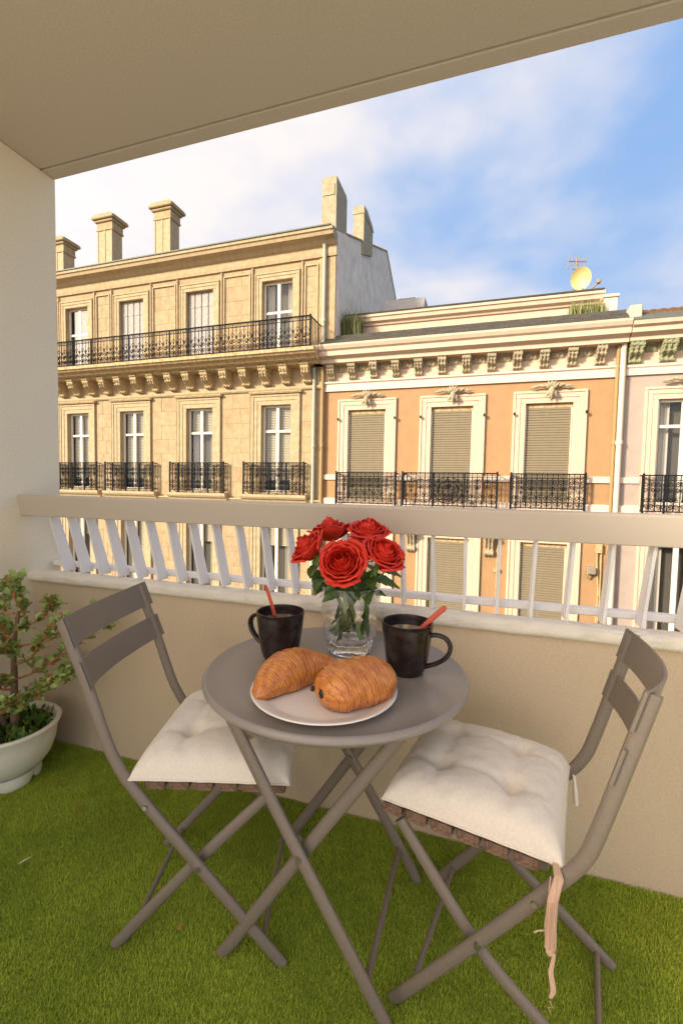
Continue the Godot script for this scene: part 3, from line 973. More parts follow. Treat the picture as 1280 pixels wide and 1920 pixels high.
	part("lantern_base", sb, M.stained, sk)
	var sg := MB.new()
	sg.extrude([Vector2(14.14, 6.74), Vector2(15.35, 6.74), Vector2(15.2, 7.24), Vector2(14.4, 7.24)], -3.26, -1.98, side)
	part("lantern_cover", sg, M.wood_shutter, sk)
	var sc := MB.new()
	sc.span(-3.0, -2.5, 6.9, 7.62, -16.0, -15.5, 0.02)
	sc.span(-3.06, -2.44, 7.62, 7.72, -16.06, -15.44, 0.02)
	part("chimney", sc, M.gable_stone, b)
	downpipe(b, -4.44, STREET, 4.55, FZ + 0.09, 0.05, M.pipe_orange)
	downpipe(b, 2.865, STREET, 4.6, FZ + 0.06, 0.045, M.pipe_orange)
	downpipe(b, 2.96, STREET, 4.72, FZ + 0.12, 0.062, M.white_trim)
	var cb := MB.new()
	cb.tube([Vector3(0.38, 0.3, FZ + 0.03), Vector3(0.38, -3.5, FZ + 0.03)], 0.02, 0.02, 5)
	cb.tube([Vector3(2.66, 0.3, FZ + 0.03), Vector3(2.64, -0.5, FZ + 0.04), Vector3(2.70, -1.2, FZ + 0.03), Vector3(2.66, -3.2, FZ + 0.03)], 0.022, 0.022, 5)
	cb.tube([Vector3(2.72, 0.3, FZ + 0.03), Vector3(2.73, -0.6, FZ + 0.05), Vector3(2.74, -1.5, FZ + 0.03), Vector3(2.66, -3.2, FZ + 0.06)], 0.018, 0.018, 5)
	cb.span(2.60, 2.74, -0.28, -0.06, FZ + 0.01, FZ + 0.10, 0.01)
	cb.span(0.30, 0.46, -0.92, -0.84, FZ + 0.01, FZ + 0.07, 0.01)
	part("cable", cb, M.stained, b)
	var bx := MB.new()
	bx.span(2.42, 2.62, -0.80, -0.62, FZ + 0.001, FZ + 0.16, 0.02)
	bx.tube([Vector3(2.45, -0.78, FZ + 0.16), Vector3(2.44, -0.90, FZ + 0.1)], 0.02, 0.02, 6)
	part("junction_box", bx, M.grey_box, b)

func pink_building():
	var b := thing("pink_town_house", "pale pink town house at the right edge beside the white drainpipe", "building")
	var xs := [4.28, 6.6]
	var hs := []
	var lo := []
	for x in xs:
		hs.append([x - 0.54, 0.90, x + 0.54, 3.33])
		lo.append([x - 0.54, -2.5, x + 0.54, -0.02])
	var w := MB.new()
	wall_face(w, 2.99, 8.0, STREET, 3.9, FZ, hs + lo, 0.25)
	part("wall", w, M.pink, b)
	var f := MB.new()
	f.flat()
	f.quad(Vector3(2.99, 3.9, FZ), Vector3(8, 3.9, FZ), Vector3(8, 4.9, FZ), Vector3(2.99, 4.9, FZ))
	part("frieze", f, M.cream, b)
	var body := MB.new()
	body.span(2.99, 8.0, STREET, 5.0, -21.0, FZ - 0.40)
	part("room_block", body, M.room, b)
	var bands := MB.new()
	moulding(bands, [Vector2(0, 3.90), Vector2(0.06, 3.90), Vector2(0.06, 4.05), Vector2(0.09, 4.08), Vector2(0.09, 4.13), Vector2(0, 4.13)], 3.04, 8.0, FZ)
	moulding(bands, [Vector2(0, 1.40), Vector2(0.04, 1.40), Vector2(0.04, 1.52), Vector2(0, 1.54)], 3.04, 3.44, FZ)
	moulding(bands, [Vector2(0, 0.58), Vector2(0.07, 0.58), Vector2(0.07, 0.84), Vector2(0, 0.88)], 3.04, 8.0, FZ)
	part("string_course", bands, M.white_trim, b)
	var co := MB.new()
	moulding(co, [Vector2(0, 4.62), Vector2(0.30, 4.62), Vector2(0.30, 4.70), Vector2(0.44, 4.76), Vector2(0.44, 4.86), Vector2(0.52, 4.90), Vector2(0.54, 4.98), Vector2(0, 4.98)], 3.03, 8.0, FZ)
	part("cornice", co, M.cream, b)
	var cm := [corbel_mesh(0.27, 0.44, 0.28, M.mossy, 3), corbel_mesh(0.27, 0.44, 0.28, M.mossy, 22)]
	for i in 7:
		var c := obj("corbel", cm[i % 2], b)
		c.position = Vector3(3.20 + 0.635 * i, 4.60, FZ + 0.002)
		var or_ := MB.new()
		or_.grid(func(u, v):
			var xx: float = lerpf(0.17, 0.47, u)
			var edge := minf(minf(u, 1.0 - u) * 6.0, minf(v, 1.0 - v) * 3.0)
			return Vector3(xx, lerpf(-0.19, -0.01, v), clampf(edge, 0.0, 1.0) * (0.05 + 0.05 * lump.get_noise_2d(xx * 14.0 + i * 9.0, v * 4.0))), 12, 6)
		var oo := part("frieze_ornament", or_, M.mossy, b)
		oo.position = c.position
	for i in 2:
		var su := MB.new()
		surround(su, hs[i], 0.28, FZ, 0.88)
		part("window_surround", su, M.cream, b)
		var s2 := MB.new()
		surround(s2, lo[i], 0.28, FZ, -2.6)
		part("window_surround", s2, M.cream, b)
		french_window(b, hs[i], FZ - 0.10, 2.72, 2)
		french_window(b, lo[i], FZ - 0.10, -0.58, 2)
		var ca := part("window_ornament", cartouche(1.0, 0.42), M.cream_carved, b)
		ca.position = Vector3(xs[i], 3.70, FZ + 0.09)
		iron_panel(b, "balcony_railing", xs[i] - 0.82, xs[i] + 0.86, 0.72, 1.60, FZ + 0.24, FZ, 0, 0.42)
		var sl := MB.new()
		moulding(sl, [Vector2(0, 0.44), Vector2(0.20, 0.48), Vector2(0.30, 0.60), Vector2(0.30, 0.66), Vector2(0, 0.66)], xs[i] - 0.9, xs[i] + 0.94, FZ)
		part("balcony_slab", sl, M.white_trim, b)
	var side := Transform3D(Basis(Vector3(0, 0, -1), Vector3(0, 1, 0), Vector3(1, 0, 0)), Vector3.ZERO)
	var rf := MB.new()
	rf.extrude([Vector2(11.50, 4.983), Vector2(12.4, 4.983), Vector2(12.4, 5.30), Vector2(12.0, 5.30), Vector2(11.50, 5.03)], 3.03, 8.0, side)
	part("slate_strip", rf, M.zinc, b)
	var tl := MB.new()
	for k in 24:
		var x := 3.36 + 0.19 * k
		tl.tube([Vector3(x, 5.34, -12.02), Vector3(x, 6.3, -15.0)], 0.09, 0.05, 8, Vector3.RIGHT)
	tl.extrude([Vector2(12.0, 5.302), Vector2(15.0, 5.302), Vector2(15.0, 6.28), Vector2(12.0, 5.32)], 3.27, 8.0, side)
	part("tiled_roof", tl, M.terracotta, b)
	var pw := MB.new()
	pw.span(3.0, 3.25, 4.985, 5.42, -15.0, -11.72, 0.02)
	part("party_wall", pw, M.cream, b)

func reed_clump(called: String, label: String, cat: String, c: Vector3, wx: float, wz: float, h: float, n: int, green: Color):
	var mb := MB.new(true)
	for i in n:
		var p := c + Vector3(rng.randf_range(-wx, wx), 0, rng.randf_range(-wz, wz))
		var hh := h * rng.randf_range(0.45, 1.0)
		var lean := Vector3(rng.randf_range(-0.22, 0.22), 0, rng.randf_range(-0.15, 0.15)) * hh
		var side := Vector3(rng.randf_range(-1, 1), 0, rng.randf_range(-1, 1)).normalized() * 0.013
		mb.col = green.lerp(Color(0.30, 0.26, 0.10), rng.randf() * 0.7)
		var q := p + Vector3(0, hh * 0.55, 0) + lean * 0.3
		var t := p + Vector3(0, hh, 0) + lean
		mb.flat()
		mb.quad(p - side, p + side, q + side * 0.8, q - side * 0.8)
		mb.tri(q - side * 0.8, q + side * 0.8, t)
	var o := part(called, mb, M.reed)
	tag(o, label, cat)

func roof_things():
	reed_clump("grass_clump", "tall green ornamental grass beside the white gable wall", "plant", Vector3(-3.88, 5.47, -12.62), 0.34, 0.16, 0.95, 420, Color(0.10, 0.13, 0.035))
	reed_clump("grass_clump", "low green grass growing on the roof edge below the satellite dish", "plant", Vector3(2.28, 5.47, -12.62), 0.38, 0.14, 0.52, 420, Color(0.13, 0.18, 0.035))
	reed_clump("grass_clump", "sparse grass sprouting on the roof to the left of the dish", "plant", Vector3(2.02, 6.30, -13.5), 0.12, 0.08, 0.38, 40, Color(0.12, 0.17, 0.04))
	var d := thing("satellite_dish", "pale yellow satellite dish on the roof edge", "satellite dish", Vector3(2.34, 6.30, -13.6))
	var ds := MB.new()
	var bas := Basis(Vector3.UP, -0.25) * Basis(Vector3.RIGHT, 0.30)
	ds.xf = Transform3D(bas, Vector3(-0.05, 0.62, 0.0))
	for s in [1.0, -1.0]:
		ds.grid(func(u, v):
			var r: float = v * 0.27
			return Vector3(r * cos(u * TAU) * 0.93, r * sin(u * TAU) * 1.06, 0.35 * r * r / 0.27 + (0.012 if s < 0 else 0.0)), 24, 6, true, s > 0)
	part("reflector", ds, M.dish, d)
	var am := MB.new()
	am.tube([Vector3(0, 0, 0), Vector3(0, 0.42, -0.06)], 0.03, 0.03, 8)
	am.tube([Vector3(-0.02, 0.36, 0.02), Vector3(0.1, 0.18, 0.2), Vector3(0.28, 0.30, 0.36)], 0.022, 0.022, 6)
	am.box(Vector3(0.30, 0.34, 0.37), Vector3(0.10, 0.10, 0.12), 0.02)
	am.tube([Vector3(0.0, 0.1, 0.05), Vector3(0.22, 0.05, 0.1)], 0.03, 0.03, 6)
	am.tube([Vector3(-0.14, 0.02, 0.0), Vector3(0.16, 0.02, 0.0)], 0.03, 0.03, 6)
	part("bracket", am, M.aerial, d)
	var a := thing("television_aerial", "thin rusty television aerial on a mast above the dish", "aerial", Vector3(2.18, 6.30, -13.75))
	var ms := MB.new()
	ms.tube([Vector3(0, 0, 0), Vector3(0, 1.26, 0)], 0.022, 0.022, 6)
	part("mast", ms, M.aerial, a)
	var el := MB.new()
	var dir := Vector3(0.9, 0.06, -0.42).normalized()
	el.tube([Vector3(0, 1.16, 0) - dir * 0.24, Vector3(0, 1.16, 0) + dir * 0.30], 0.015, 0.015, 5)
	for k in 6:
		var p := Vector3(0, 1.16, 0) + dir * (-0.22 + 0.098 * k)
		var hh := 0.12 - 0.006 * k + (0.10 if k == 5 or k == 0 else 0.0)
		el.tube([p - Vector3(0.02, hh, 0), p + Vector3(0.02, hh, 0)], 0.011, 0.011, 5)
	el.tube([Vector3(0, 0.95, 0) - dir * 0.12, Vector3(0, 0.97, 0) + dir * 0.14], 0.012, 0.012, 5)
	part("element", el, M.aerial, a)

# ---------------------------------------------------------------- the balcony
const WX := -1.92      # inner face of the side wall
const PZ := -1.455     # inner face of the parapet
const RX := 2.6        # where the balcony ends on the right
const BZ := 1.7        # end of the side wall behind the camera, lengthened to block the sun
const TZ := -0.30      # where the turf gives way to the added pale terrace
const CZ := -0.15       # back edge of the slab overhead

func balcony_shell():
	var f := MB.new()
	f.span(-9, 12, STREET - 0.1, -0.004, -1.56, 14)
	tag(part("floor", f, M.slab), "", "", "", "structure")
	# unseen pale terrace added behind the camera to bounce daylight onto the balcony
	var dk := MB.new()
	dk.span(-9, 12, -0.003, 0.012, TZ, 14)
	tag(part("added_terrace_floor", dk, M.bounce_deck), "", "", "", "structure")
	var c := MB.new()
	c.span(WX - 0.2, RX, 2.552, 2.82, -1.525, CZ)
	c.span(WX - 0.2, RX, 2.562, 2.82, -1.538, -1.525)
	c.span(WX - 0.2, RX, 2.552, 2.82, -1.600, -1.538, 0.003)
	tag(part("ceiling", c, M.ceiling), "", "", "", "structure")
	var w := MB.new()
	w.span(WX - 0.2, WX, -0.004, 2.5515, -1.60, CZ, 0.004)
	w.span(WX - 0.2, WX, -0.004, 2.6, CZ, BZ, 0.0)  # unseen stretch, lengthened to keep the sun off the balcony
	tag(part("side_wall", w, M.plaster), "", "", "", "structure")
	var p := thing("parapet", "low tan plastered balcony parapet with rounded cream coping", "parapet")
	var pw := MB.new()
	pw.span(WX, RX, -0.004, 0.734, -1.535, PZ)
	part("wall", pw, M.parapet, p)
	# coping: rounded and a little uneven, hand plastered
	var cp := MB.new()
	var prof := []
	for k in 9:
		var a := PI * 0.5 * k / 8.0
		prof.append(Vector2(-1.452 + 0.019 * sin(a), 0.752 + 0.016 * cos(a)))
	prof.append(Vector2(-1.433, 0.738))
	prof.append(Vector2(-1.440, 0.727))
	prof.append(Vector2(-1.456, 0.724))
	prof.insert(0, Vector2(-1.515, 0.764))
	prof.insert(0, Vector2(-1.540, 0.758))
	prof.insert(0, Vector2(-1.548, 0.742))
	prof.insert(0, Vector2(-1.548, 0.724))
	var m := prof.size() - 1
	cp.grid(func(u, v):
		var k: Vector2 = prof[roundi(v * m)]
		var x: float = lerpf(WX, RX, u)
		var wob := 0.003 * lump.get_noise_2d(x * 5.0, v * 3.0) + 0.0018 * lump.get_noise_2d(x * 26.0, v * 9.0)
		return Vector3(x, k.y + wob, k.x + wob), 420, m, false, true)
	part("coping", cp, M.cap, p)

func railing():
	var r := thing("balcony_railing", "cream balcony railing with a broad handrail and slanted white fins", "railing")
	var h := MB.new()
	# leaning plank with rounded top edges
	var prof := [Vector2(-1.472, 1.030), Vector2(-1.409, 1.020), Vector2(-1.4055, 1.0225)]
	for k in 7:
		var a := PI * 0.5 * k / 6.0
		prof.append(Vector2(-1.3915 + 0.0075 * cos(a) - 0.0075, 1.1015 + 0.0085 * sin(a)))
	for k in 5:
		var a := PI * 0.5 * k / 4.0
		prof.append(Vector2(-1.452 - 0.012 * sin(a), 1.098 + 0.012 * cos(a)))
	h.flat()
	var path := Transform3D(Basis(Vector3(0, 0, 1), Vector3(0, 1, 0), Vector3(-1, 0, 0)), Vector3.ZERO)
	h.extrude(prof, -RX, -WX, path)
	part("handrail", h, M.rail, r)
	var low := MB.new()
	low.span(WX, RX, 0.776, 0.799, -1.592, -1.556, 0.003)
	part("lower_rail", low, M.fin, r)
	var fin := MB.new()
	fin.extrude([Vector2(-1.428, 1.024), Vector2(-1.470, 1.027), Vector2(-1.556, 0.767), Vector2(-1.497, 0.767)], -0.0045, 0.0045, path)
	var fm := fin.done(M.fin)
	for i in 43:
		var o := obj("fin", fm, r)
		o.position = Vector3(-1.78 + 0.1018 * i, 0, 0)

func turf():
	var b := MB.new()
	b.flat()
	b.quad(Vector3(WX, 0.002, TZ), Vector3(RX, 0.002, TZ), Vector3(RX, 0.002, PZ), Vector3(WX, 0.002, PZ))
	tag(part("turf_ground", b, M.turf_base), "", "", "", "structure")
	var meshes := []
	for v in 3:
		var t := MB.new(true)
		for k in 15:
			var p := Vector3(rng.randf_range(-0.008, 0.008), 0, rng.randf_range(-0.008, 0.008))
			var a := rng.randf() * TAU
			var lean := Vector3(cos(a), 0, sin(a)) * rng.randf_range(0.001, 0.011)
			var s := Vector3(-sin(a), 0, cos(a)) * 0.0008
			var hh := rng.randf_range(0.005, 0.011)
			var g := rng.randf()
			t.col = Color(0.62 + 0.5 * g, 0.72 + 0.36 * g, 0.55 + 0.3 * g)
			if rng.randf() < 0.1: t.col = Color(1.5, 1.15, 1.2)
			var q := p + Vector3(0, hh * 0.6, 0) + lean * 0.4
			t.flat()
			t.quad(p - s, p + s, q + s * 0.9, q - s * 0.9)
			t.tri(q - s * 0.9, q + s * 0.9, p + Vector3(0, hh, 0) + lean)
		meshes.append(t.done(M.blade))
	var spots := [[], [], []]
	var step := 0.0095
	var nz := FastNoiseLite.new()
	nz.seed = 3; nz.frequency = 2.2; nz.fractal_octaves = 4
	var z := PZ + 0.006
	while z < TZ - 0.01:
		var x := WX + 0.006
		while x < 1.5:
			spots[rng.randi() % 3].append(Vector3(x + rng.randf_range(-0.006, 0.006), 0.002, z + rng.randf_range(-0.006, 0.006)))
			x += step
		z += step
	for v in 3:
		var mm := MultiMesh.new()
		mm.transform_format = MultiMesh.TRANSFORM_3D
		mm.use_colors = true
		mm.mesh = meshes[v]
		mm.instance_count = spots[v].size()
		for i in spots[v].size():
			var p: Vector3 = spots[v][i]
			var n := nz.get_noise_2d(p.x, p.z)
			var n2 := nz.get_noise_2d(p.x * 7.0, p.z * 7.0)
			var hgt := 1.0 + 0.25 * n + 0.3 * n2
			if p.z < PZ + 0.05: hgt += 0.35 * (PZ + 0.05 - p.z) / 0.05
			mm.set_instance_transform(i, Transform3D(Basis(Vector3.UP, rng.randf() * TAU).scaled(Vector3(1, hgt, 1)), p))
			var k := clampf(0.5 + 1.2 * n + 0.7 * n2, 0.0, 1.0)
			mm.set_instance_color(i, Color(0.36, 0.43, 0.050).lerp(Color(0.54, 0.60, 0.080), k))
		var o := MultiMeshInstance3D.new()
		o.name = "grass"
		o.multimesh = mm
		add_child(o, true)
		tag(o, "", "", "", "stuff")
		tag(o, "short green artificial grass covering the whole balcony floor", "grass", "artificial turf blades")

# flattened steel tube: wide in the plane of the legs, thin across
func bar(mb: MB, path: Array, wide := 0.0135, thin := 0.0075):
	var side: Vector3 = (path[path.size() - 1] - path[0]).normalized()
	mb.tube(path, wide, thin, 12)

func flat_tube(mb: MB, path: Array, across: Vector3, wide := 0.0135, thin := 0.0085):
	mb.tube(path, thin, wide, 12, across)

func table():
	var t := thing("bistro_table", "round grey metal folding bistro table set for breakfast", "table", Vector3(-0.35, 0, -1.073))
	var top := MB.new()
	var R := 0.334
	var pr := [Vector2(0.001, 0.700)]
	for k in 8: pr.append(Vector2(R * (0.12 + 0.86 * k / 7.0) - 0.004, 0.700))
	for k in 9:
		var a := PI * k / 8.0
		pr.append(Vector2(R - 0.009 + 0.009 * sin(a), 0.6915 + 0.0095 * cos(a)))
	pr.append(Vector2(R - 0.011, 0.676))
	pr.append(Vector2(R - 0.020, 0.676))
	pr.append(Vector2(R - 0.020, 0.694))
	pr.append(Vector2(0.001, 0.694))
	top.lathe(pr, 96)
	part("tabletop", top, M.top, t)
	# two crossing frames; near and far pair of legs
	for zz in [0.188, -0.205]:
		var s := 1.0 if zz > 0.0 else -1.0
		var a := MB.new()
		flat_tube(a, [Vector3(0.200, 0.004, zz + 0.012), Vector3(0.186, 0.035, zz + 0.012), Vector3(-0.06, 0.42, zz + 0.012), Vector3(-0.225, 0.690, zz + 0.012)], Vector3.BACK, 0.0155, 0.0095)
		part("leg", a, M.metal, t)
		var b := MB.new()
		flat_tube(b, [Vector3(-0.232, 0.004, zz - 0.012 * s - 0.006), Vector3(-0.205, 0.040, zz - 0.012 * s - 0.006), Vector3(0.0, 0.352, zz - 0.012 * s - 0.006), Vector3(0.215, 0.668, zz - 0.012 * s - 0.006), Vector3(0.228, 0.690, zz - 0.012 * s - 0.006)], Vector3.BACK, 0.0155, 0.0095)
		part("leg", b, M.metal, t)
		var bo := MB.new()
		bo.tube([Vector3(-0.012, 0.345, zz + 0.019), Vector3(-0.012, 0.345, zz + 0.027)], 0.007, 0.007, 6)
		part("bolt", bo, M.bolt, t)
	for q in [[0.145, 0.095, 0.0075], [0.222, 0.676, 0.009], [-0.218, 0.676, 0.009]]:
		var cb := MB.new()
		cb.tube([Vector3(q[0], q[1], 0.196), Vector3(q[0], q[1], -0.20)], q[2], q[2], 10)
		part("crossbar", cb, M.metal, t)
	for zz in [-0.15, 0.13]:
		var hk := MB.new()
		hk.box(Vector3(0.235, 0.682, zz), Vector3(0.03, 0.024, 0.02), 0.004)
		part("catch", hk, M.metal, t)

func smooth_path(p: Array, n := 6) -> Array:
	var out := []
	for i in p.size() - 1:
		var a: Vector3 = p[maxi(i - 1, 0)]
		var b: Vector3 = p[i]
		var c: Vector3 = p[i + 1]
		var d: Vector3 = p[mini(i + 2, p.size() - 1)]
		for k in n: out.append(b.cubic_interpolate(c, a, d, float(k) / n))
	out.append(p[p.size() - 1])
	return out

# side profile in (forward, up); hw: half width of the back frame
func folding_chair(label: String, at: Vector3, turn: float, back: Array, front: Array, hw: float) -> Node3D:
	var c := thing("folding_chair", label, "chair", at, "bistro chairs at the table")
	c.rotation.y = turn
	var P := func(q: Vector2, z: float): return Vector3(q.x, q.y, z)
	var iw := hw - 0.030
	for s in [-1.0, 1.0]:
		var bp := []
		for q in back: bp.append(P.call(q, s * hw))
		var m := MB.new()
		flat_tube(m, smooth_path(bp), Vector3.BACK, 0.0145, 0.0090)
		part("back_leg_frame", m, M.metal, c)
		var fp := []
		for q in front: fp.append(P.call(q, s * iw))
		var m2 := MB.new()
		flat_tube(m2, smooth_path(fp), Vector3.BACK, 0.0145, 0.0090)
		part("front_leg_frame", m2, M.metal, c)
		var bo := MB.new()
		bo.tube([Vector3(back[1].x, back[1].y, s * (hw + 0.008)), Vector3(back[1].x, back[1].y, s * (hw + 0.016))], 0.0065, 0.0065, 6)
		var bs: Vector2 = back[1].lerp(back[2], 0.82)
		bo.tube([Vector3(bs.x, bs.y, s * (hw + 0.006)), Vector3(bs.x, bs.y, s * (hw + 0.014))], 0.006, 0.006, 6)
		part("bolt", bo, M.bolt, c)
	# crossbars near the feet
	var cb := MB.new()
	var bf: Vector2 = back[0].lerp(back[1], 0.24)
	var ff: Vector2 = front[0].lerp(front[1], 0.26)
	cb.tube([P.call(bf, -hw), P.call(bf, hw)], 0.0068, 0.0068, 10)
	part("crossbar", cb, M.metal, c)
	var cb2 := MB.new()
	cb2.tube([P.call(ff, -iw), P.call(ff, iw)], 0.0068, 0.0068, 10)
	part("crossbar", cb2, M.metal, c)
	# seat rails and wooden slats
	var sx0: float = back[2].x + 0.012
	var sx1: float = front[front.size() - 1].x + 0.042
	var sr := MB.new()
	for s in [-1.0, 1.0]: sr.span(sx0 - 0.01, sx1 - 0.02, 0.405, 0.4255, s * (iw - 0.026) - 0.008, s * (iw - 0.026) + 0.008, 0.003)
	part("seat_rail", sr, M.metal, c)
	var n := 6
	var pitch := (sx1 - sx0) / n
	var sm := MB.new()
	sm.box(Vector3.ZERO, Vector3(pitch - 0.011, 0.024, hw * 2.0 - 0.018), 0.004)
	var smesh := sm.done(M.wood)
	for k in n:
		var o := obj("slat", smesh, c)
		o.position = Vector3(sx0 + pitch * (k + 0.5), 0.4385, 0)
	# curved back rails, on the front of the tubes
	for q in [[0.0, 0.075], [0.112, 0.070]]:
		var a: Vector2 = back[back.size() - 1]
		var b: Vector2 = back[back.size() - 2]
		var dn := (b - a).normalized()
		var p0: Vector2 = a + dn * (q[0] - 0.004)
		var p1: Vector2 = p0 + dn * q[1]
		var nf := Vector2(dn.y, -dn.x)
		if nf.x < 0.0: nf = -nf
		var rl := MB.new()
		var th := 0.0026
		var bow := func(z: float): return 0.013 - 0.050 * (1.0 - pow(absf(z) / (hw + 0.018), 2.0))
		for sgn in [1.0, -1.0]:
			rl.grid(func(u, v):
				var z: float = lerpf(-hw - 0.018, hw + 0.018, u)
				var k: Vector2 = p0.lerp(p1, v) + nf * (bow.call(z) + sgn * th)
				return Vector3(k.x, k.y, z), 28, 1, false, sgn < 0.0)
		for e in [p0, p1]:
			rl.grid(func(u, v):
				var z: float = lerpf(-hw - 0.018, hw + 0.018, u)
				var k: Vector2 = e + nf * (bow.call(z) + lerpf(-th, th, v))
				return Vector3(k.x, k.y, z), 28, 1, false, e == p0)
		for z in [-hw - 0.018, hw + 0.018]:
			rl.flat()
			var k0: Vector2 = p0 + nf * (bow.call(z) - th)
			var k1: Vector2 = p0 + nf * (bow.call(z) + th)
			var k2: Vector2 = p1 + nf * (bow.call(z) + th)
			var k3: Vector2 = p1 + nf * (bow.call(z) - th)
			rl.face([P.call(k0, z), P.call(k1, z), P.call(k2, z), P.call(k3, z)], P.call(k0, 0.0))
		part("back_rail", rl, M.metal, c)
	return c

func cushion(label: String, xf: Transform3D, hx: float, hz: float, sd: float) -> Node3D:
	var c := thing("seat_cushion", label, "cushion", Vector3.ZERO, "cream seat cushions")
	c.transform = xf
	var tufts := [Vector2(-0.42, -0.42), Vector2(0.42, -0.42), Vector2(-0.42, 0.42), Vector2(0.42, 0.42)]
	var m := MB.new()
	var shape := func(u: float, v: float, top: bool):
		var a := u * 2.0 - 1.0
		var b := v * 2.0 - 1.0
		# denser towards the rim
		a = signf(a) * (1.0 - pow(1.0 - absf(a), 1.5))
		b = signf(b) * (1.0 - pow(1.0 - absf(b), 1.5))
		var edge := clampf((1.0 - pow(absf(a), 5.0)) * (1.0 - pow(absf(b), 5.0)), 0.0, 1.0)
		var th := pow(edge, 0.42)
		# sides pulled in between the corners
		var x := hx * a * (1.0 - 0.035 * (1.0 - b * b)) * (1.0 - 0.02 * absf(a * b))
		var z := hz * b * (1.0 - 0.035 * (1.0 - a * a)) * (1.0 - 0.02 * absf(a * b))
		var y := 0.0
		if top:
			y = 0.070 * th + 0.012 * (1.0 - a * a) * (1.0 - b * b)
			for t in tufts:
				var d := Vector2(a - t.x, b - t.y)
				var r := d.length()
				y -= 0.028 * exp(-r * r / 0.012) + 0.010 * exp(-r * r / 0.08)
				# gathers running out from each button
				var an := atan2(d.y, d.x)
				y -= 0.0045 * exp(-r * 4.5) * (0.5 + 0.5 * cos(an * 5.0 + t.x * 7.0 + sd)) * smoothstep(0.02, 0.10, r)
			var cross := minf(absf(absf(a) - 0.42), absf(absf(b) - 0.42))
			y -= 0.004 * exp(-cross * cross / 0.004) * edge
			y += 0.004 * lump.get_noise_3d(a * 2.0 + sd, b * 2.3, sd) * edge + 0.0008 * lump.get_noise_3d(a * 7.0, b * 9.0 + sd, 3.0)
			var rim := 1.0 - edge
			y += 0.0025 * rim * sin(a * 21.0 + sd) * sin(b * 19.0)
		else:
			y = -0.014 * th
		return Vector3(x, y + 0.017, z)
	m.grid(func(u, v): return shape.call(u, v, true), 84, 84, false, true)
	m.grid(func(u, v): return shape.call(u, v, false), 24, 24, false, false)
	part("cover", m, M.cloth, c)
	var pp := MB.new()
	var ring := []
	for k in 120:
		var t := k / 120.0 * 4.0
		var s := int(t)
		var f := t - s
		var uv := Vector2(f, 0.0) if s == 0 else Vector2(1.0, f) if s == 1 else Vector2(1.0 - f, 1.0) if s == 2 else Vector2(0.0, 1.0 - f)
		ring.append(shape.call(uv.x, uv.y, true))
	pp.tube(ring, 0.0028, 0.0028, 6, Vector3.ZERO, [], false, true)
	part("piping", pp, M.cloth, c)
	for t in tufts:
		var bt := MB.new()
		var q := (Vector2(t.x, t.y))
		bt.grid(func(u, v): return Vector3(q.x * hx, 0.043, q.y * hz) + Vector3(cos(u * TAU) * sin(v * PI * 0.5), 0.5 * cos(v * PI * 0.5), sin(u * TAU) * sin(v * PI * 0.5)) * 0.006, 10, 4, true)
		part("button", bt, M.cloth, c)
	return c

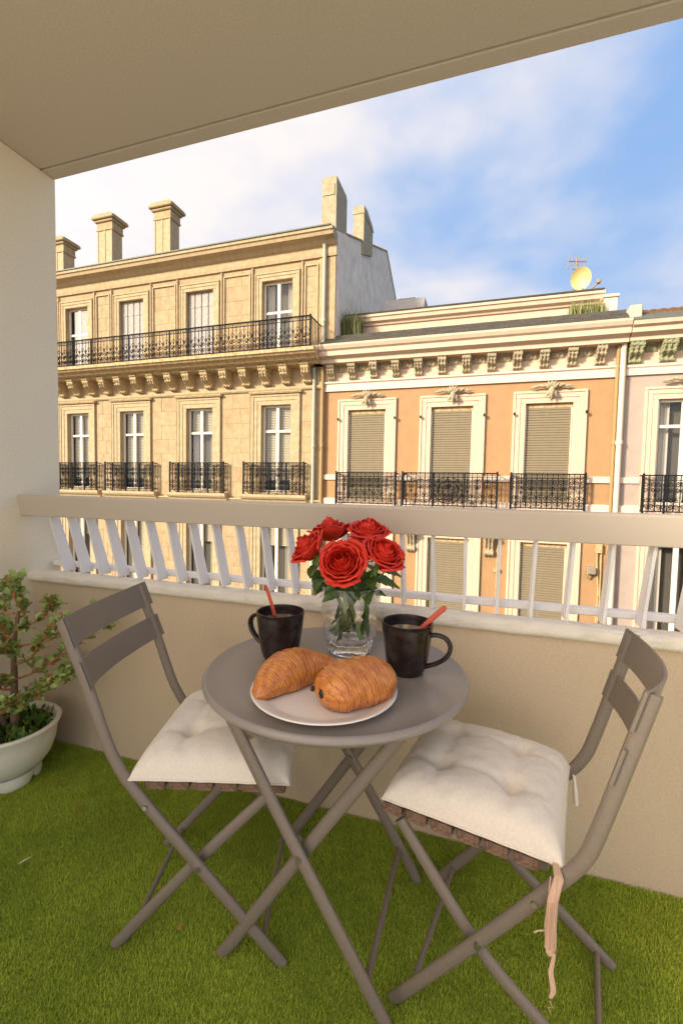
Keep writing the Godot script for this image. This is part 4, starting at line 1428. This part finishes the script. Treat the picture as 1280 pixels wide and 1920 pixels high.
func chairs():
	var tl := 0.292
	var cl := folding_chair("grey folding chair to the left of the table, its back towards the potted plant", Vector3(-0.887, 0, -0.988), tl,
		[Vector2(0.425, 0.004), Vector2(0.219, 0.247), Vector2(0.066, 0.430), Vector2(0.020, 0.500), Vector2(-0.006, 0.560), Vector2(-0.049, 0.690), Vector2(-0.106, 0.842)],
		[Vector2(-0.004, 0.004), Vector2(0.20, 0.228), Vector2(0.388, 0.418)], 0.188)
	var tr := 2.95
	var o := Vector3(0.259, 0, -0.862) + Vector3(0.19, 0, -0.982) * 0.18
	var cr := folding_chair("grey folding chair to the right of the table, seen from its side", o, tr,
		[Vector2(0.425, 0.004), Vector2(0.243, 0.243), Vector2(0.120, 0.410), Vector2(0.066, 0.490), Vector2(0.042, 0.560), Vector2(0.006, 0.700), Vector2(-0.026, 0.828)],
		[Vector2(-0.018, 0.004), Vector2(0.115, 0.100), Vector2(0.252, 0.204), Vector2(0.430, 0.410)], 0.180)
	var bl := Basis(Vector3.UP, tl)
	cushion("plump cream cushion on the left chair, partly under the tabletop", Transform3D(bl, cl.position + bl * Vector3(0.245, 0.446, 0.0)), 0.195, 0.20, 1.0)
	var br := Basis(Vector3.UP, tr)
	var c := cushion("cream tufted cushion with a hanging ribbon tie on the right chair", Transform3D(br, cr.position + br * Vector3(0.280, 0.446, 0.0)), 0.188, 0.180, 4.0)
	# ribbon tie over the seat edge, and the knotted tassel at the other corner
	var rb := MB.new()
	var rp := [Vector3(-0.170, 0.020, -0.172), Vector3(-0.178, 0.012, -0.200), Vector3(-0.170, -0.022, -0.214), Vector3(-0.168, -0.074, -0.212), Vector3(-0.171, -0.122, -0.214), Vector3(-0.176, -0.127, -0.214), Vector3(-0.172, -0.159, -0.215), Vector3(-0.178, -0.194, -0.214), Vector3(-0.172, -0.213, -0.216)]
	var wd := [0.6, 0.9, 1.0, 1.15, 1.0, 0.35, 0.5, 0.55, 0.25]
	var path := []
	var tp := []
	for i in rp.size() - 1:
		for k in 4:
			path.append(rp[i].lerp(rp[i + 1], k / 4.0)); tp.append(lerpf(wd[i], wd[i + 1], k / 4.0))
	rb.tube(path, 0.0095, 0.0022, 10, Vector3(1, 0, -0.3).normalized(), tp)
	for k in 3: rb.tube([Vector3(-0.176 + 0.006 * k, 0.012, -0.203), Vector3(-0.174 + 0.006 * k, -0.03, -0.2175), Vector3(-0.175 + 0.007 * k, -0.115, -0.2175)], 0.0012, 0.0012, 4)
	rb.tube([Vector3(-0.172, -0.213, -0.216), Vector3(-0.178, -0.222, -0.217), Vector3(-0.170, -0.227, -0.216), Vector3(-0.176, -0.237, -0.216)], 0.0009, 0.0009, 4)
	rb.tube([Vector3(-0.16, -0.085, -0.214), Vector3(-0.148, -0.09, -0.216), Vector3(-0.142, -0.096, -0.217)], 0.0018, 0.0018, 4)
	part("ribbon_tie", rb, M.ribbon, c)
	var ts := MB.new()
	ts.tube([Vector3(-0.165, 0.022, 0.172), Vector3(-0.19, 0.014, 0.182), Vector3(-0.212, 0.012, 0.186)], 0.0022, 0.0022, 6)
	ts.tube([Vector3(-0.192, 0.010, 0.176), Vector3(-0.196, -0.012, 0.176), Vector3(-0.200, -0.045, 0.176), Vector3(-0.204, -0.078, 0.174)], 0.0085, 0.006, 8, Vector3.ZERO, [0.3, 0.7, 1.0, 0.85])
	part("tassel", ts, M.cloth, c)

# ---------------------------------------------------------------- on the table
const TY := 0.7005

func mug(label: String, c: Vector3, turn: float) -> Node3D:
	var m := thing("mug", label, "mug", c, "dark mugs on the table")
	m.rotation.y = turn
	var b := MB.new()
	var H := 0.130
	var R := func(t: float): return lerpf(0.047, 0.065, pow(t, 0.8)) - 0.006 * pow(1.0 - t, 10.0)
	var pr := []
	for k in 6: pr.append(Vector2(lerpf(0.001, R.call(0.10) - 0.005, k / 5.0), 0.010))
	for k in 12: pr.append(Vector2(R.call(0.1 + 0.88 * k / 11.0) - 0.0045, 0.012 + (H - 0.014) * k / 11.0))
	for k in 7:
		var a := PI * k / 6.0
		pr.append(Vector2(R.call(1.0) - 0.0022 - 0.0024 * cos(a), H - 0.001 + 0.0022 * sin(a)))
	for k in 16: pr.append(Vector2(R.call(1.0 - k / 15.0), (H - 0.002) * (1.0 - k / 15.0) + 0.001))
	pr.append(Vector2(0.036, 0.0)); pr.append(Vector2(0.001, 0.0))
	b.lathe(pr, 56)
	part("body", b, M.mug, m)
	var h := MB.new()
	var hp := smooth_path([Vector3(0.055, 0.101, 0), Vector3(0.075, 0.106, 0), Vector3(0.098, 0.100, 0), Vector3(0.109, 0.080, 0), Vector3(0.101, 0.056, 0), Vector3(0.078, 0.036, 0), Vector3(0.048, 0.022, 0)], 6)
	h.tube(hp, 0.0095, 0.0058, 12, Vector3.BACK)
	part("handle", h, M.mug, m)
	var co := MB.new()
	co.lathe([Vector2(0.001, 0.117), Vector2(0.03, 0.117), Vector2(0.0588, 0.1172), Vector2(0.0592, 0.112)], 40)
	part("coffee", co, M.coffee, m)
	return m

func stick(label: String, a: Vector3, b: Vector3, across: Vector3, bend: Vector3):
	var s := MB.new()
	var p := []
	var tp := []
	for k in 19:
		var t := k / 12.0 * 0.95 if k < 13 else 0.95 + 0.05 * (k - 12) / 6.0
		p.append(a.lerp(b, t) + bend * sin(t * PI))
		tp.append(1.0 if t < 0.95 else sqrt(maxf(0.03, 1.0 - pow((t - 0.95) / 0.05, 2.0))))
	s.tube(p, 0.0068, 0.0030, 12, across, tp)
	s.tube([a.lerp(b, 0.25) + bend * 0.7, a.lerp(b, 0.9) + bend * 0.3], 0.0020, 0.0042, 8, across)
	tag(part("spoon", s, M.stick), label, "spoon", "red spoons in the mugs")

func tableware():
	mug("dark bronze mug with its handle on the left, behind the croissant", Vector3(-0.512, TY, -1.075), PI * 1.0 - 0.25)
	mug("dark bronze mug with its handle on the right, near the table edge", Vector3(-0.173, TY, -1.105), -0.10)
	stick("red spoon standing upright in the left mug", Vector3(-0.500, TY + 0.020, -1.070), Vector3(-0.555, 0.898, -1.070), Vector3(0.85, 0.2, 0.4), Vector3(0.004, 0, 0))
	stick("red spoon leaning over the rim of the right mug towards its handle", Vector3(-0.200, TY + 0.022, -1.092), Vector3(-0.079, 0.878, -1.105), Vector3(0.7, -0.7, 0.15), Vector3(-0.008, 0.004, 0))
	var p := thing("plate", "white china plate holding two pastries at the front of the table", "plate", Vector3(-0.327, TY, -0.918))
	var b := MB.new()
	var pr := [Vector2(0.001, 0.0060)]
	for k in 5: pr.append(Vector2(0.03 + 0.022 * k, 0.0060))
	pr.append_array([Vector2(0.124, 0.0066), Vector2(0.132, 0.0090), Vector2(0.142, 0.0128), Vector2(0.154, 0.0165), Vector2(0.1605, 0.0188), Vector2(0.1630, 0.0184), Vector2(0.1634, 0.0166), Vector2(0.1615, 0.0150), Vector2(0.150, 0.0110), Vector2(0.134, 0.0050), Vector2(0.124, 0.0022), Vector2(0.100, 0.0012), Vector2(0.098, 0.0), Vector2(0.090, 0.0), Vector2(0.088, 0.002), Vector2(0.001, 0.002)])
	b.lathe(pr, 96)
	part("dish", b, M.china, p)

# laminated pastry swept along a path: rings step like shingles
func pastry(path: Array, radius: Callable, turns: float, flat_y: float, sd: float, squash: float, sweep: float) -> ArrayMesh:
	var mb := MB.new(true)
	var n := path.size() - 1
	var at := func(u: float):
		var f := u * n
		var i := mini(int(f), n - 1)
		return path[i].lerp(path[i + 1], f - i)
	var info := func(u: float, v: float):
		var c: Vector3 = at.call(u)
		var d: Vector3 = (at.call(minf(u + 0.02, 1.0)) - at.call(maxf(u - 0.02, 0.0))).normalized()
		var s := d.cross(Vector3.UP).normalized()
		var w := s.cross(d)
		var a := v * TAU
		var r: float = radius.call(u)
		var up := sin(a)
		# the layer lines run round the roll, wander and sweep back towards the top
		var wander := lump.get_noise_3d(u * 4.0 + sd, cos(a) * 1.3, up * 1.3)
		var ph := u * turns + sweep * up + 0.40 * wander + 0.12 * lump.get_noise_3d(u * 12.0 + sd, cos(a) * 3.0, up * 3.0)
		var saw := ph - floorf(ph)
		var step := smoothstep(0.0, 0.16, saw) * (1.0 - 0.6 * saw)
		var fine := ph * 3.0 + 0.4 * lump.get_noise_3d(u * 30.0, cos(a) * 6.0, up * 6.0 + sd)
		var sawf := fine - floorf(fine)
		var k := 1.0 + 0.075 * (step - 0.4) + 0.010 * smoothstep(0.0, 0.3, sawf) * (1.0 - 0.7 * sawf) + 0.07 * lump.get_noise_3d(u * 3.0 + sd, cos(a), up) + 0.012 * lump.get_noise_3d(u * 26.0 + sd, cos(a) * 4.0, up * 4.0)
		var p := c + s * cos(a) * r * k + w * up * r * k * squash
		p.y = maxf(p.y, flat_y + 0.002 * absf(cos(a)))
		return [p, step, sawf, up]
	var colour := func(u: float, v: float):
		var q: Array = info.call(u, v)
		var a := v * TAU
		var nb := lump.get_noise_3d(u * 7.0 + sd * 3.0, cos(a) * 2.0, sin(a) * 2.0)
		var nf := lump.get_noise_3d(u * 40.0 + sd, cos(a) * 5.0, sin(a) * 5.0)
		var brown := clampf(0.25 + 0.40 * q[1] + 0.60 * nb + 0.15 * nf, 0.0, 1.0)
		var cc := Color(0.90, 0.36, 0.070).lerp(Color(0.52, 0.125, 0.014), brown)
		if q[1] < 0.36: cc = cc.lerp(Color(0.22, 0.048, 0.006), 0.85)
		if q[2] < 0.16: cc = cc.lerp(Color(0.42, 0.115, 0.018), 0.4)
		return cc
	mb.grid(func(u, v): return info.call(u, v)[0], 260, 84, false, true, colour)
	return mb.done(M.crust)

func bezier(a: Vector3, b: Vector3, c: Vector3, d: Vector3, n := 24) -> Array:
	var p := []
	for k in n + 1: p.append(a.bezier_interpolate(b, c, d, float(k) / n))
	return p

func pastries():
	var fy := TY + 0.0075
	var cp := bezier(Vector3(-0.442, fy + 0.011, -0.812), Vector3(-0.438, fy + 0.024, -0.890), Vector3(-0.428, fy + 0.042, -0.975), Vector3(-0.285, fy + 0.016, -1.005))
	var cr := func(u: float):
		var body := 0.0105 + 0.038 * pow(sin(clampf(u * 1.02, 0.0, 1.0) * PI), 1.0) * (1.10 - 0.35 * absf(u - 0.42))
		return 0.0006 + body * pow(smoothstep(0.0, 0.07, u), 0.5) * pow(smoothstep(1.0, 0.93, u), 0.5)
	var o := obj("croissant", pastry(cp, cr, 15.0, fy, 2.0, 0.95, 0.6))
	tag(o, "curved golden croissant on the left half of the plate", "croissant")
	var t := thing("chocolate_pastry", "plump chocolate filled pastry on the right half of the plate", "pastry")
	var pp := bezier(Vector3(-0.306, fy + 0.032, -0.832), Vector3(-0.280, fy + 0.037, -0.870), Vector3(-0.236, fy + 0.037, -0.928), Vector3(-0.180, fy + 0.031, -0.972))
	var prr := func(u: float):
		return 0.062 * pow(clampf(1.0 - pow(absf(u * 2.0 - 1.0), 2.8), 0.0, 1.0), 0.5) * (0.95 + 0.08 * u) + 0.0006
	obj("crust", pastry(pp, prr, 11.0, fy, 7.0, 0.80, 0.9), t)
	for q in [[Vector3(-0.300, fy + 0.036, -0.834), 0.0100], [Vector3(-0.329, fy + 0.034, -0.850), 0.0055]]:
		var ch := MB.new()
		var cc: Vector3 = q[0]
		var rr: float = q[1]
		ch.grid(func(u, v): return cc + Vector3(cos(u * TAU) * sin(v * PI) * rr * 0.85, sin(u * TAU) * sin(v * PI) * rr * 1.15, cos(v * PI) * rr), 16, 10, true)
		part("chocolate_stick", ch, M.choc, t)

# ---------------------------------------------------------------- vase and roses
func petal_mesh(i: int, n: int, sd: float) -> ArrayMesh:
	var t := float(i) / (n - 1)
	var mb := MB.new()
	var rb := 0.004 + 0.009 * t
	var rm := lerpf(0.009, 0.060, pow(t, 0.92))
	var rt := lerpf(0.005, 0.066, pow(t, 1.12))
	var H := lerpf(0.047, 0.052, t) + 0.004 * sin(i * 3.1 + sd)
	var y0 := lerpf(0.000, -0.030, pow(t, 0.8))
	var phi := lerpf(1.75, 0.80, pow(t, 0.7))
	var curl := smoothstep(0.2, 0.9, t)
	var f := func(u: float, v: float):
		var a := u * 2.0 - 1.0
		var w := pow(sin(PI * (0.12 + 0.56 * v)), 0.6)
		var R := rb + (rm - rb) * sin(minf(v * 1.35, 1.0) * PI * 0.5) + (rt - rm) * smoothstep(0.55, 1.0, v)
		R *= 1.0 - 0.10 * a * a * (1.0 - curl)
		var lip := maxf(0.0, v - 0.78) / 0.22
		var ruf := lump.get_noise_3d(a * 2.2 + sd + i * 3.0, v * 1.8, i * 1.7)
		R += curl * (0.008 * lip * lip - 0.004 * a * a * lip) + 0.005 * ruf * v * (0.4 + t)
		var y := y0 + H * (v - (0.10 + 0.22 * t) * a * a * a * a * v) - curl * 0.012 * lip * lip + 0.005 * ruf * v
		y += 0.003 * (1.0 - absf(a)) * lip
		var an := a * phi * w
		return Vector3(R * cos(an), y, R * sin(an))
	mb.grid(f, 18, 14, false, true)
	return mb.done(M.petal)

func leaf_mesh(L: float, W: float, droop: float, m: Material) -> ArrayMesh:
	var mb := MB.new()
	mb.grid(func(u, v):
		var a: float = u * 2.0 - 1.0
		var w: float = W * pow(sin(PI * clampf(pow(v, 0.8), 0.01, 0.995)), 0.75) * (1.0 + 0.07 * sin(v * 60.0) * absf(a))
		var y: float = -droop * L * v * v + 0.22 * W * absf(a) * absf(a) + 0.05 * W * sin(v * 26.0) * absf(a)
		return Vector3(a * w, y, -L * v), 8, 18, false, false)
	return mb.done(m)

func aim(at: Vector3, dir: Vector3, roll: float) -> Transform3D:
	# local -z along dir, y mostly up
	var b := Basis.looking_at(dir, Vector3.UP if absf(dir.normalized().y) < 0.98 else Vector3.RIGHT)
	return Transform3D(b * Basis(Vector3.BACK, roll), at)

func flowers():
	var VC := Vector3(-0.351, TY, -1.195)
	var v := thing("glass_vase", "clear glass tumbler vase holding five red roses", "vase", VC)
	var wl := MB.new()
	wl.lathe([Vector2(0.0815, 0.188), Vector2(0.083, 0.12), Vector2(0.081, 0.085), Vector2(0.075, 0.052), Vector2(0.066, 0.034)], 64)
	part("wall", wl, M.glass, v)
	var wi := MB.new()
	wi.lathe([Vector2(0.0787, 0.188), Vector2(0.080, 0.12), Vector2(0.078, 0.085), Vector2(0.072, 0.052), Vector2(0.062, 0.036), Vector2(0.001, 0.034)], 64, Vector3.ZERO, true)
	part("inner_wall", wi, M.glass, v)
	var rim := MB.new()
	var ring := []
	for k in 64: ring.append(Vector3(0.080 * cos(TAU * k / 64), 0.188, 0.080 * sin(TAU * k / 64)))
	rim.tube(ring, 0.0018, 0.0018, 8, Vector3.ZERO, [], false, true)
	part("rim", rim, M.base_glass, v)
	var bs := MB.new()
	# heavy fluted foot
	bs.grid(func(u, q):
		var prof := [Vector2(0.001, 0.0325), Vector2(0.050, 0.0325), Vector2(0.0655, 0.0335), Vector2(0.0662, 0.030), Vector2(0.0645, 0.018), Vector2(0.0615, 0.006), Vector2(0.058, 0.0008), Vector2(0.050, 0.0002), Vector2(0.030, 0.006), Vector2(0.001, 0.008)]
		var k: Vector2 = prof[roundi(q * 9)]
		var fl: float = 1.0 - 0.05 * pow(absf(sin(u * TAU * 7.0)), 0.7) * (1.0 if k.y < 0.031 and k.x > 0.04 else 0.0)
		return Vector3(k.x * fl * cos(u * TAU), k.y, k.x * fl * sin(u * TAU)), 112, 9, true)
	part("foot", bs, M.base_glass, v)
	var wa := MB.new()
	wa.lathe([Vector2(0.001, 0.1015), Vector2(0.060, 0.1015), Vector2(0.0755, 0.1020), Vector2(0.0768, 0.1028), Vector2(0.0768, 0.100), Vector2(0.0765, 0.085), Vector2(0.0708, 0.053), Vector2(0.0612, 0.0372), Vector2(0.001, 0.0352)], 64)
	part("water", wa, M.water, v)
	var N := 30
	var petals := []
	for i in N: petals.append(petal_mesh(i, N, 1.0))
	var heads := [
		[Vector3(-0.353, 0.962, -1.120), Vector3(0.12, 0.56, 0.82), 1.00, "red rose in the middle of the bunch, facing the front"],
		[Vector3(-0.468, 0.990, -1.170), Vector3(-0.62, 0.66, 0.42), 0.94, "red rose at the far left of the bunch, tilted outwards"],
		[Vector3(-0.440, 1.030, -1.270), Vector3(-0.22, 0.95, -0.10), 0.96, "red rose at the back left, its head seen from the side"],
		[Vector3(-0.321, 1.032, -1.268), Vector3(0.12, 0.93, 0.25), 0.98, "red rose at the back right, opening upwards"],
		[Vector3(-0.258, 0.985, -1.185), Vector3(0.52, 0.74, 0.42), 0.92, "red rose at the far right of the bunch, tilted outwards"]]
	var bl := leaf_mesh(0.078, 0.024, 0.35, M.leaf)
	var sl := leaf_mesh(0.045, 0.0075, 0.5, M.stem)
	for h in 5:
		var hp: Vector3 = heads[h][0]
		var dir: Vector3 = heads[h][1].normalized()
		var sc: float = heads[h][2]
		var r := thing("rose", heads[h][3], "rose", Vector3.ZERO, "red roses in the vase")
		var side := dir.cross(Vector3(0.31, 0.2, 0.9)).normalized()
		var bas := Basis(side, dir, side.cross(dir)).scaled(Vector3.ONE * sc)
		for i in N:
			var o := obj("petal", petals[i], r)
			o.transform = Transform3D(bas * Basis(Vector3.UP, i * 2.39996 + h * 1.3) , hp)
		# sepals below the bloom
		for k in 5:
			var a := TAU * k / 5.0 + h
			var d := (bas * Vector3(cos(a), -0.25, sin(a))).normalized()
			var so := obj("sepal", sl, r)
			so.transform = aim(hp - dir * 0.030 * sc, d, 0.0)
		var foot := VC + Vector3(0.045 * cos(h * 2.4 + 2.0), 0.042, 0.038 * sin(h * 2.4 + 2.0))
		var neck := hp - dir * 0.028
		var st := MB.new()
		var lip := VC + (Vector3(hp.x, 0, hp.z) - Vector3(VC.x, 0, VC.z)).limit_length(0.05) + Vector3(0, 0.185, 0)
		var path := smooth_path([foot, foot.lerp(lip, 0.55) + Vector3(0.004, 0, 0), lip, neck], 8)
		st.tube(path, 0.0062, 0.0062, 8)
		part("stem", st, M.stem, r)
		# leaves: over the rim, under the blooms, and down in the water
		for k in 7:
			var on: Vector3 = lip.lerp(neck, -0.05 + 0.13 * k)
			var a := h * 1.26 + k * 2.1 + 0.5
			var d := Vector3(cos(a), -0.05 - 0.25 * (k % 3), sin(a) * 0.9 + 0.25)
			var lo := obj("leaf", bl, r)
			lo.transform = aim(on, d, 0.5 * sin(a * 3.0)).scaled_local(Vector3.ONE * (0.75 + 0.12 * (k % 4)))
		for k in 3:
			var on: Vector3 = foot.lerp(lip, 0.40 + 0.12 * k)
			var a := h * 1.26 + k * 2.6 + 1.2
			var lo := obj("leaf", bl, r)
			lo.transform = aim(on, Vector3(cos(a) * 0.35, -0.75, sin(a) * 0.35 + 0.1), a).scaled_local(Vector3(0.62, 0.6, 0.80))
	# one bud looking out on the right
	var bud := thing("rose_bud", "small dark red rose bud poking out right of the roses", "rose bud")
	var bp := Vector3(-0.203, 0.972, -1.19)
	for i in 4:
		var o := obj("petal", petals[i], bud)
		o.transform = Transform3D(Basis(Vector3(0.4, 0.5, 0.6).normalized(), 0.5) * Basis(Vector3.UP, i * 2.4) * Basis.from_scale(Vector3.ONE * 0.42) , bp)
	var bst := MB.new()
	bst.tube(smooth_path([Vector3(-0.300, 0.88, -1.19), Vector3(-0.26, 0.93, -1.2), Vector3(-0.215, 0.958, -1.19), bp + Vector3(0, 0.004, 0)]), 0.0024, 0.0024, 6)
	part("stem", bst, M.stem, bud)

# ---------------------------------------------------------------- potted plant and litter
func pot_plant():
	var PC := Vector3(-1.735, 0.0, -1.20)
	var t := thing("potted_plant", "bushy jade like plant with orange twigs in a pale glazed pot", "potted plant", PC)
	var p := MB.new()
	var pr := [Vector2(0.001, 0.225), Vector2(0.150, 0.225), Vector2(0.176, 0.235), Vector2(0.184, 0.256), Vector2(0.190, 0.264), Vector2(0.203, 0.266), Vector2(0.209, 0.260), Vector2(0.205, 0.250), Vector2(0.194, 0.232), Vector2(0.190, 0.205), Vector2(0.184, 0.165), Vector2(0.168, 0.115), Vector2(0.142, 0.078), Vector2(0.120, 0.062), Vector2(0.112, 0.052), Vector2(0.115, 0.044), Vector2(0.118, 0.030), Vector2(0.10, 0.028), Vector2(0.001, 0.028)]
	for k in pr.size(): pr[k] = Vector2(pr[k].x, pr[k].y * 0.87)
	p.lathe(pr, 64, Vector3.ZERO, false, 0.88, 0.88)
	var pm := part("pot", p, M.pot, t)
	for k in 5:
		var a := TAU * k / 5.0 + 0.35
		var ft := MB.new()
		ft.grid(func(u, v):
			var an: float = a + (u - 0.5) * 1.22
			var e: float = sin(u * PI)
			var rr: float = lerpf(0.108, 0.102, v) + 0.008 * sin(v * PI * 0.8) * e
			return Vector3(rr * cos(an), lerpf(0.052, 0.024 - 0.022 * pow(e, 0.5), v), rr * sin(an)), 14, 8)
		part("foot", ft, M.pot, pm)
	var so := MB.new(true)
	so.col = Color.WHITE
	so.grid(func(u, v): return Vector3(v * 0.158 * cos(u * TAU), 0.203 + 0.012 * lump.get_noise_2d(v * 4.0 * cos(u * TAU), v * 4.0 * sin(u * TAU)), v * 0.158 * sin(u * TAU)), 40, 10, true)
	part("soil", so, M.soil, t)
	# trunk and boughs
	var tips := []
	var wood := MB.new()
	var r2 := RandomNumberGenerator.new()
	r2.seed = 21
	var base := Vector3(0.02, 0.198, -0.02)
	wood.tube(smooth_path([base, base + Vector3(0.01, 0.10, 0.01), base + Vector3(0.0, 0.22, 0.0), base + Vector3(0.015, 0.33, 0.01), base + Vector3(0.03, 0.47, 0.0)]), 0.015, 0.013, 10, Vector3.ZERO, range(25).map(func(k): return 1.15 - 0.030 * k))
	part("trunk", wood, M.bark, t)
	var wood2 := MB.new()
	wood2.tube(smooth_path([base + Vector3(-0.02, 0, 0.02), base + Vector3(-0.05, 0.10, 0.03), base + Vector3(-0.035, 0.20, 0.05), base + Vector3(-0.05, 0.32, 0.03)]), 0.010, 0.009, 8)
	part("trunk", wood2, M.bark, t)
	var boughs := [
		[0.14, Vector3(0.34, 0.12, 0.06)], [0.20, Vector3(0.36, 0.20, -0.08)], [0.26, Vector3(0.30, 0.17, 0.05)], [0.33, Vector3(0.34, 0.14, -0.06)],
		[0.40, Vector3(0.24, 0.11, 0.05)], [0.44, Vector3(0.05, 0.10, 0.02)], [0.46, Vector3(-0.06, 0.06, -0.02)], [0.36, Vector3(-0.16, 0.10, 0.06)],
		[0.26, Vector3(-0.18, 0.10, -0.08)], [0.16, Vector3(-0.14, 0.10, 0.12)], [0.10, Vector3(0.17, 0.06, 0.13)], [0.12, Vector3(0.12, 0.06, -0.14)],
		[0.30, Vector3(0.08, 0.10, 0.15)], [0.20, Vector3(0.02, 0.06, 0.17)], [0.08, Vector3(-0.05, 0.05, 0.15)]]
	for q in boughs:
		var a: Vector3 = base + Vector3(0.008, q[0], 0.0)
		var d: Vector3 = q[1]
		var q1 := a + d * 0.3 + Vector3(r2.randf_range(-0.02, 0.02), -0.012, r2.randf_range(-0.025, 0.025))
		var q2 := a + d * 0.68 + Vector3(r2.randf_range(-0.03, 0.03), r2.randf_range(-0.01, 0.035), r2.randf_range(-0.03, 0.03))
		var path := smooth_path([a, q1, q2, a + d + Vector3(0, 0.03, 0)], 4)
		var tw := MB.new()
		var tp := []
		for k in path.size(): tp.append(1.0 - 0.6 * k / path.size())
		tw.tube(path, 0.0058, 0.0052, 6, Vector3.ZERO, tp)
		var fol := MB.new(true)
		for k in range(3, path.size()):
			for m in 3:
				var p0: Vector3 = path[k]
				var dd := (d.normalized() + Vector3(r2.randf_range(-1, 1), r2.randf_range(-0.4, 0.9), r2.randf_range(-1, 1)) * 0.9).normalized()
				var L := r2.randf_range(0.018, 0.052)
				var e := p0 + dd * L
				tw.tube([p0, p0.lerp(e, 0.5) + Vector3(0, 0.004, 0), e], 0.0022, 0.0022, 4, Vector3.ZERO, [1.0, 0.8, 0.5])
				for c in 5:
					var lp := p0.lerp(e, 0.4 + 0.15 * c)
					var ld := (dd + Vector3(r2.randf_range(-1, 1), r2.randf_range(-0.5, 0.9), r2.randf_range(-1, 1))).normalized()
					var lw := r2.randf_range(0.007, 0.0125)
					var sd := ld.cross(Vector3(r2.randf_range(-0.5, 0.5), 1, r2.randf_range(-0.5, 0.5))).normalized() * lw
					var up := sd.cross(ld).normalized() * lw * 0.35
					var ll := lw * r2.randf_range(2.2, 3.0)
					var g := r2.randf()
					fol.col = Color(0.20, 0.30, 0.065).lerp(Color(0.48, 0.56, 0.17), g)
					if r2.randf() < 0.13: fol.col = Color(0.42, 0.19, 0.06)
					fol.smooth()
					var b0 := lp
					var m0 := lp + ld * ll * 0.5
					var tip := lp + ld * ll - up * 0.6
					# a lobed, folded leaf
					fol.tri(b0, m0 + sd + up, m0); fol.tri(m0, m0 + sd + up, tip + sd * 0.35)
					fol.tri(m0, tip + sd * 0.35, tip); fol.tri(b0, m0, m0 - sd + up)
					fol.tri(m0, tip - sd * 0.35, m0 - sd + up); fol.tri(m0, tip, tip - sd * 0.35)
		part("branch", tw, M.twig, t)
		tag(part("foliage", fol, M.foliage, t), "", "", "", "stuff")
	# low growth over the soil
	var gc := MB.new(true)
	for k in 420:
		var a := r2.randf() * TAU
		var rr := 0.148 * sqrt(r2.randf())
		var p0 := Vector3(rr * cos(a), 0.205, rr * sin(a))
		var hh := r2.randf_range(0.012, 0.045)
		var ld := Vector3(r2.randf_range(-0.7, 0.7), 1, r2.randf_range(-0.7, 0.7)).normalized()
		var sd := ld.cross(Vector3(cos(a * 3.0), 0.2, sin(a * 3.0))).normalized() * 0.007
		gc.col = Color(0.08, 0.13, 0.018).lerp(Color(0.18, 0.28, 0.035), r2.randf())
		gc.smooth()
		gc.tri(p0, p0 + ld * hh * 0.6 + sd, p0 + ld * hh); gc.tri(p0, p0 + ld * hh, p0 + ld * hh * 0.6 - sd)
	tag(part("ground_cover", gc, M.foliage, t), "", "", "", "stuff")

func litter():
	var leaf := leaf_mesh(0.036, 0.0055, 0.1, mat(lin(0.62, 0.55, 0.40), 0.8))
	var brown := mat(lin(0.36, 0.17, 0.06), 0.8)
	var small := leaf_mesh(0.018, 0.006, 0.3, brown)
	for q in [["pale dry leaf lying on the grass, away from the furniture", Vector3(-1.290, 0.020, -0.915), Vector3(0.5, 0.2, -0.9), leaf], ["small brown dry leaf on the grass just right of the plant pot", Vector3(-1.50, 0.018, -1.235), Vector3(0.9, 0.1, 0.2), small],
			["tiny tan dry leaf on the grass between pot and left chair", Vector3(-1.335, 0.019, -1.175), Vector3(0.4, 0.2, 0.8), small], ["tiny orange dry leaf on the grass under the left chair", Vector3(-0.71, 0.019, -0.905), Vector3(0.2, 0.5, -0.7), small]]:
		var o := obj("dry_leaf", q[3])
		o.transform = aim(q[1], q[2], 0.3)
		tag(o, q[0], "dry leaf")
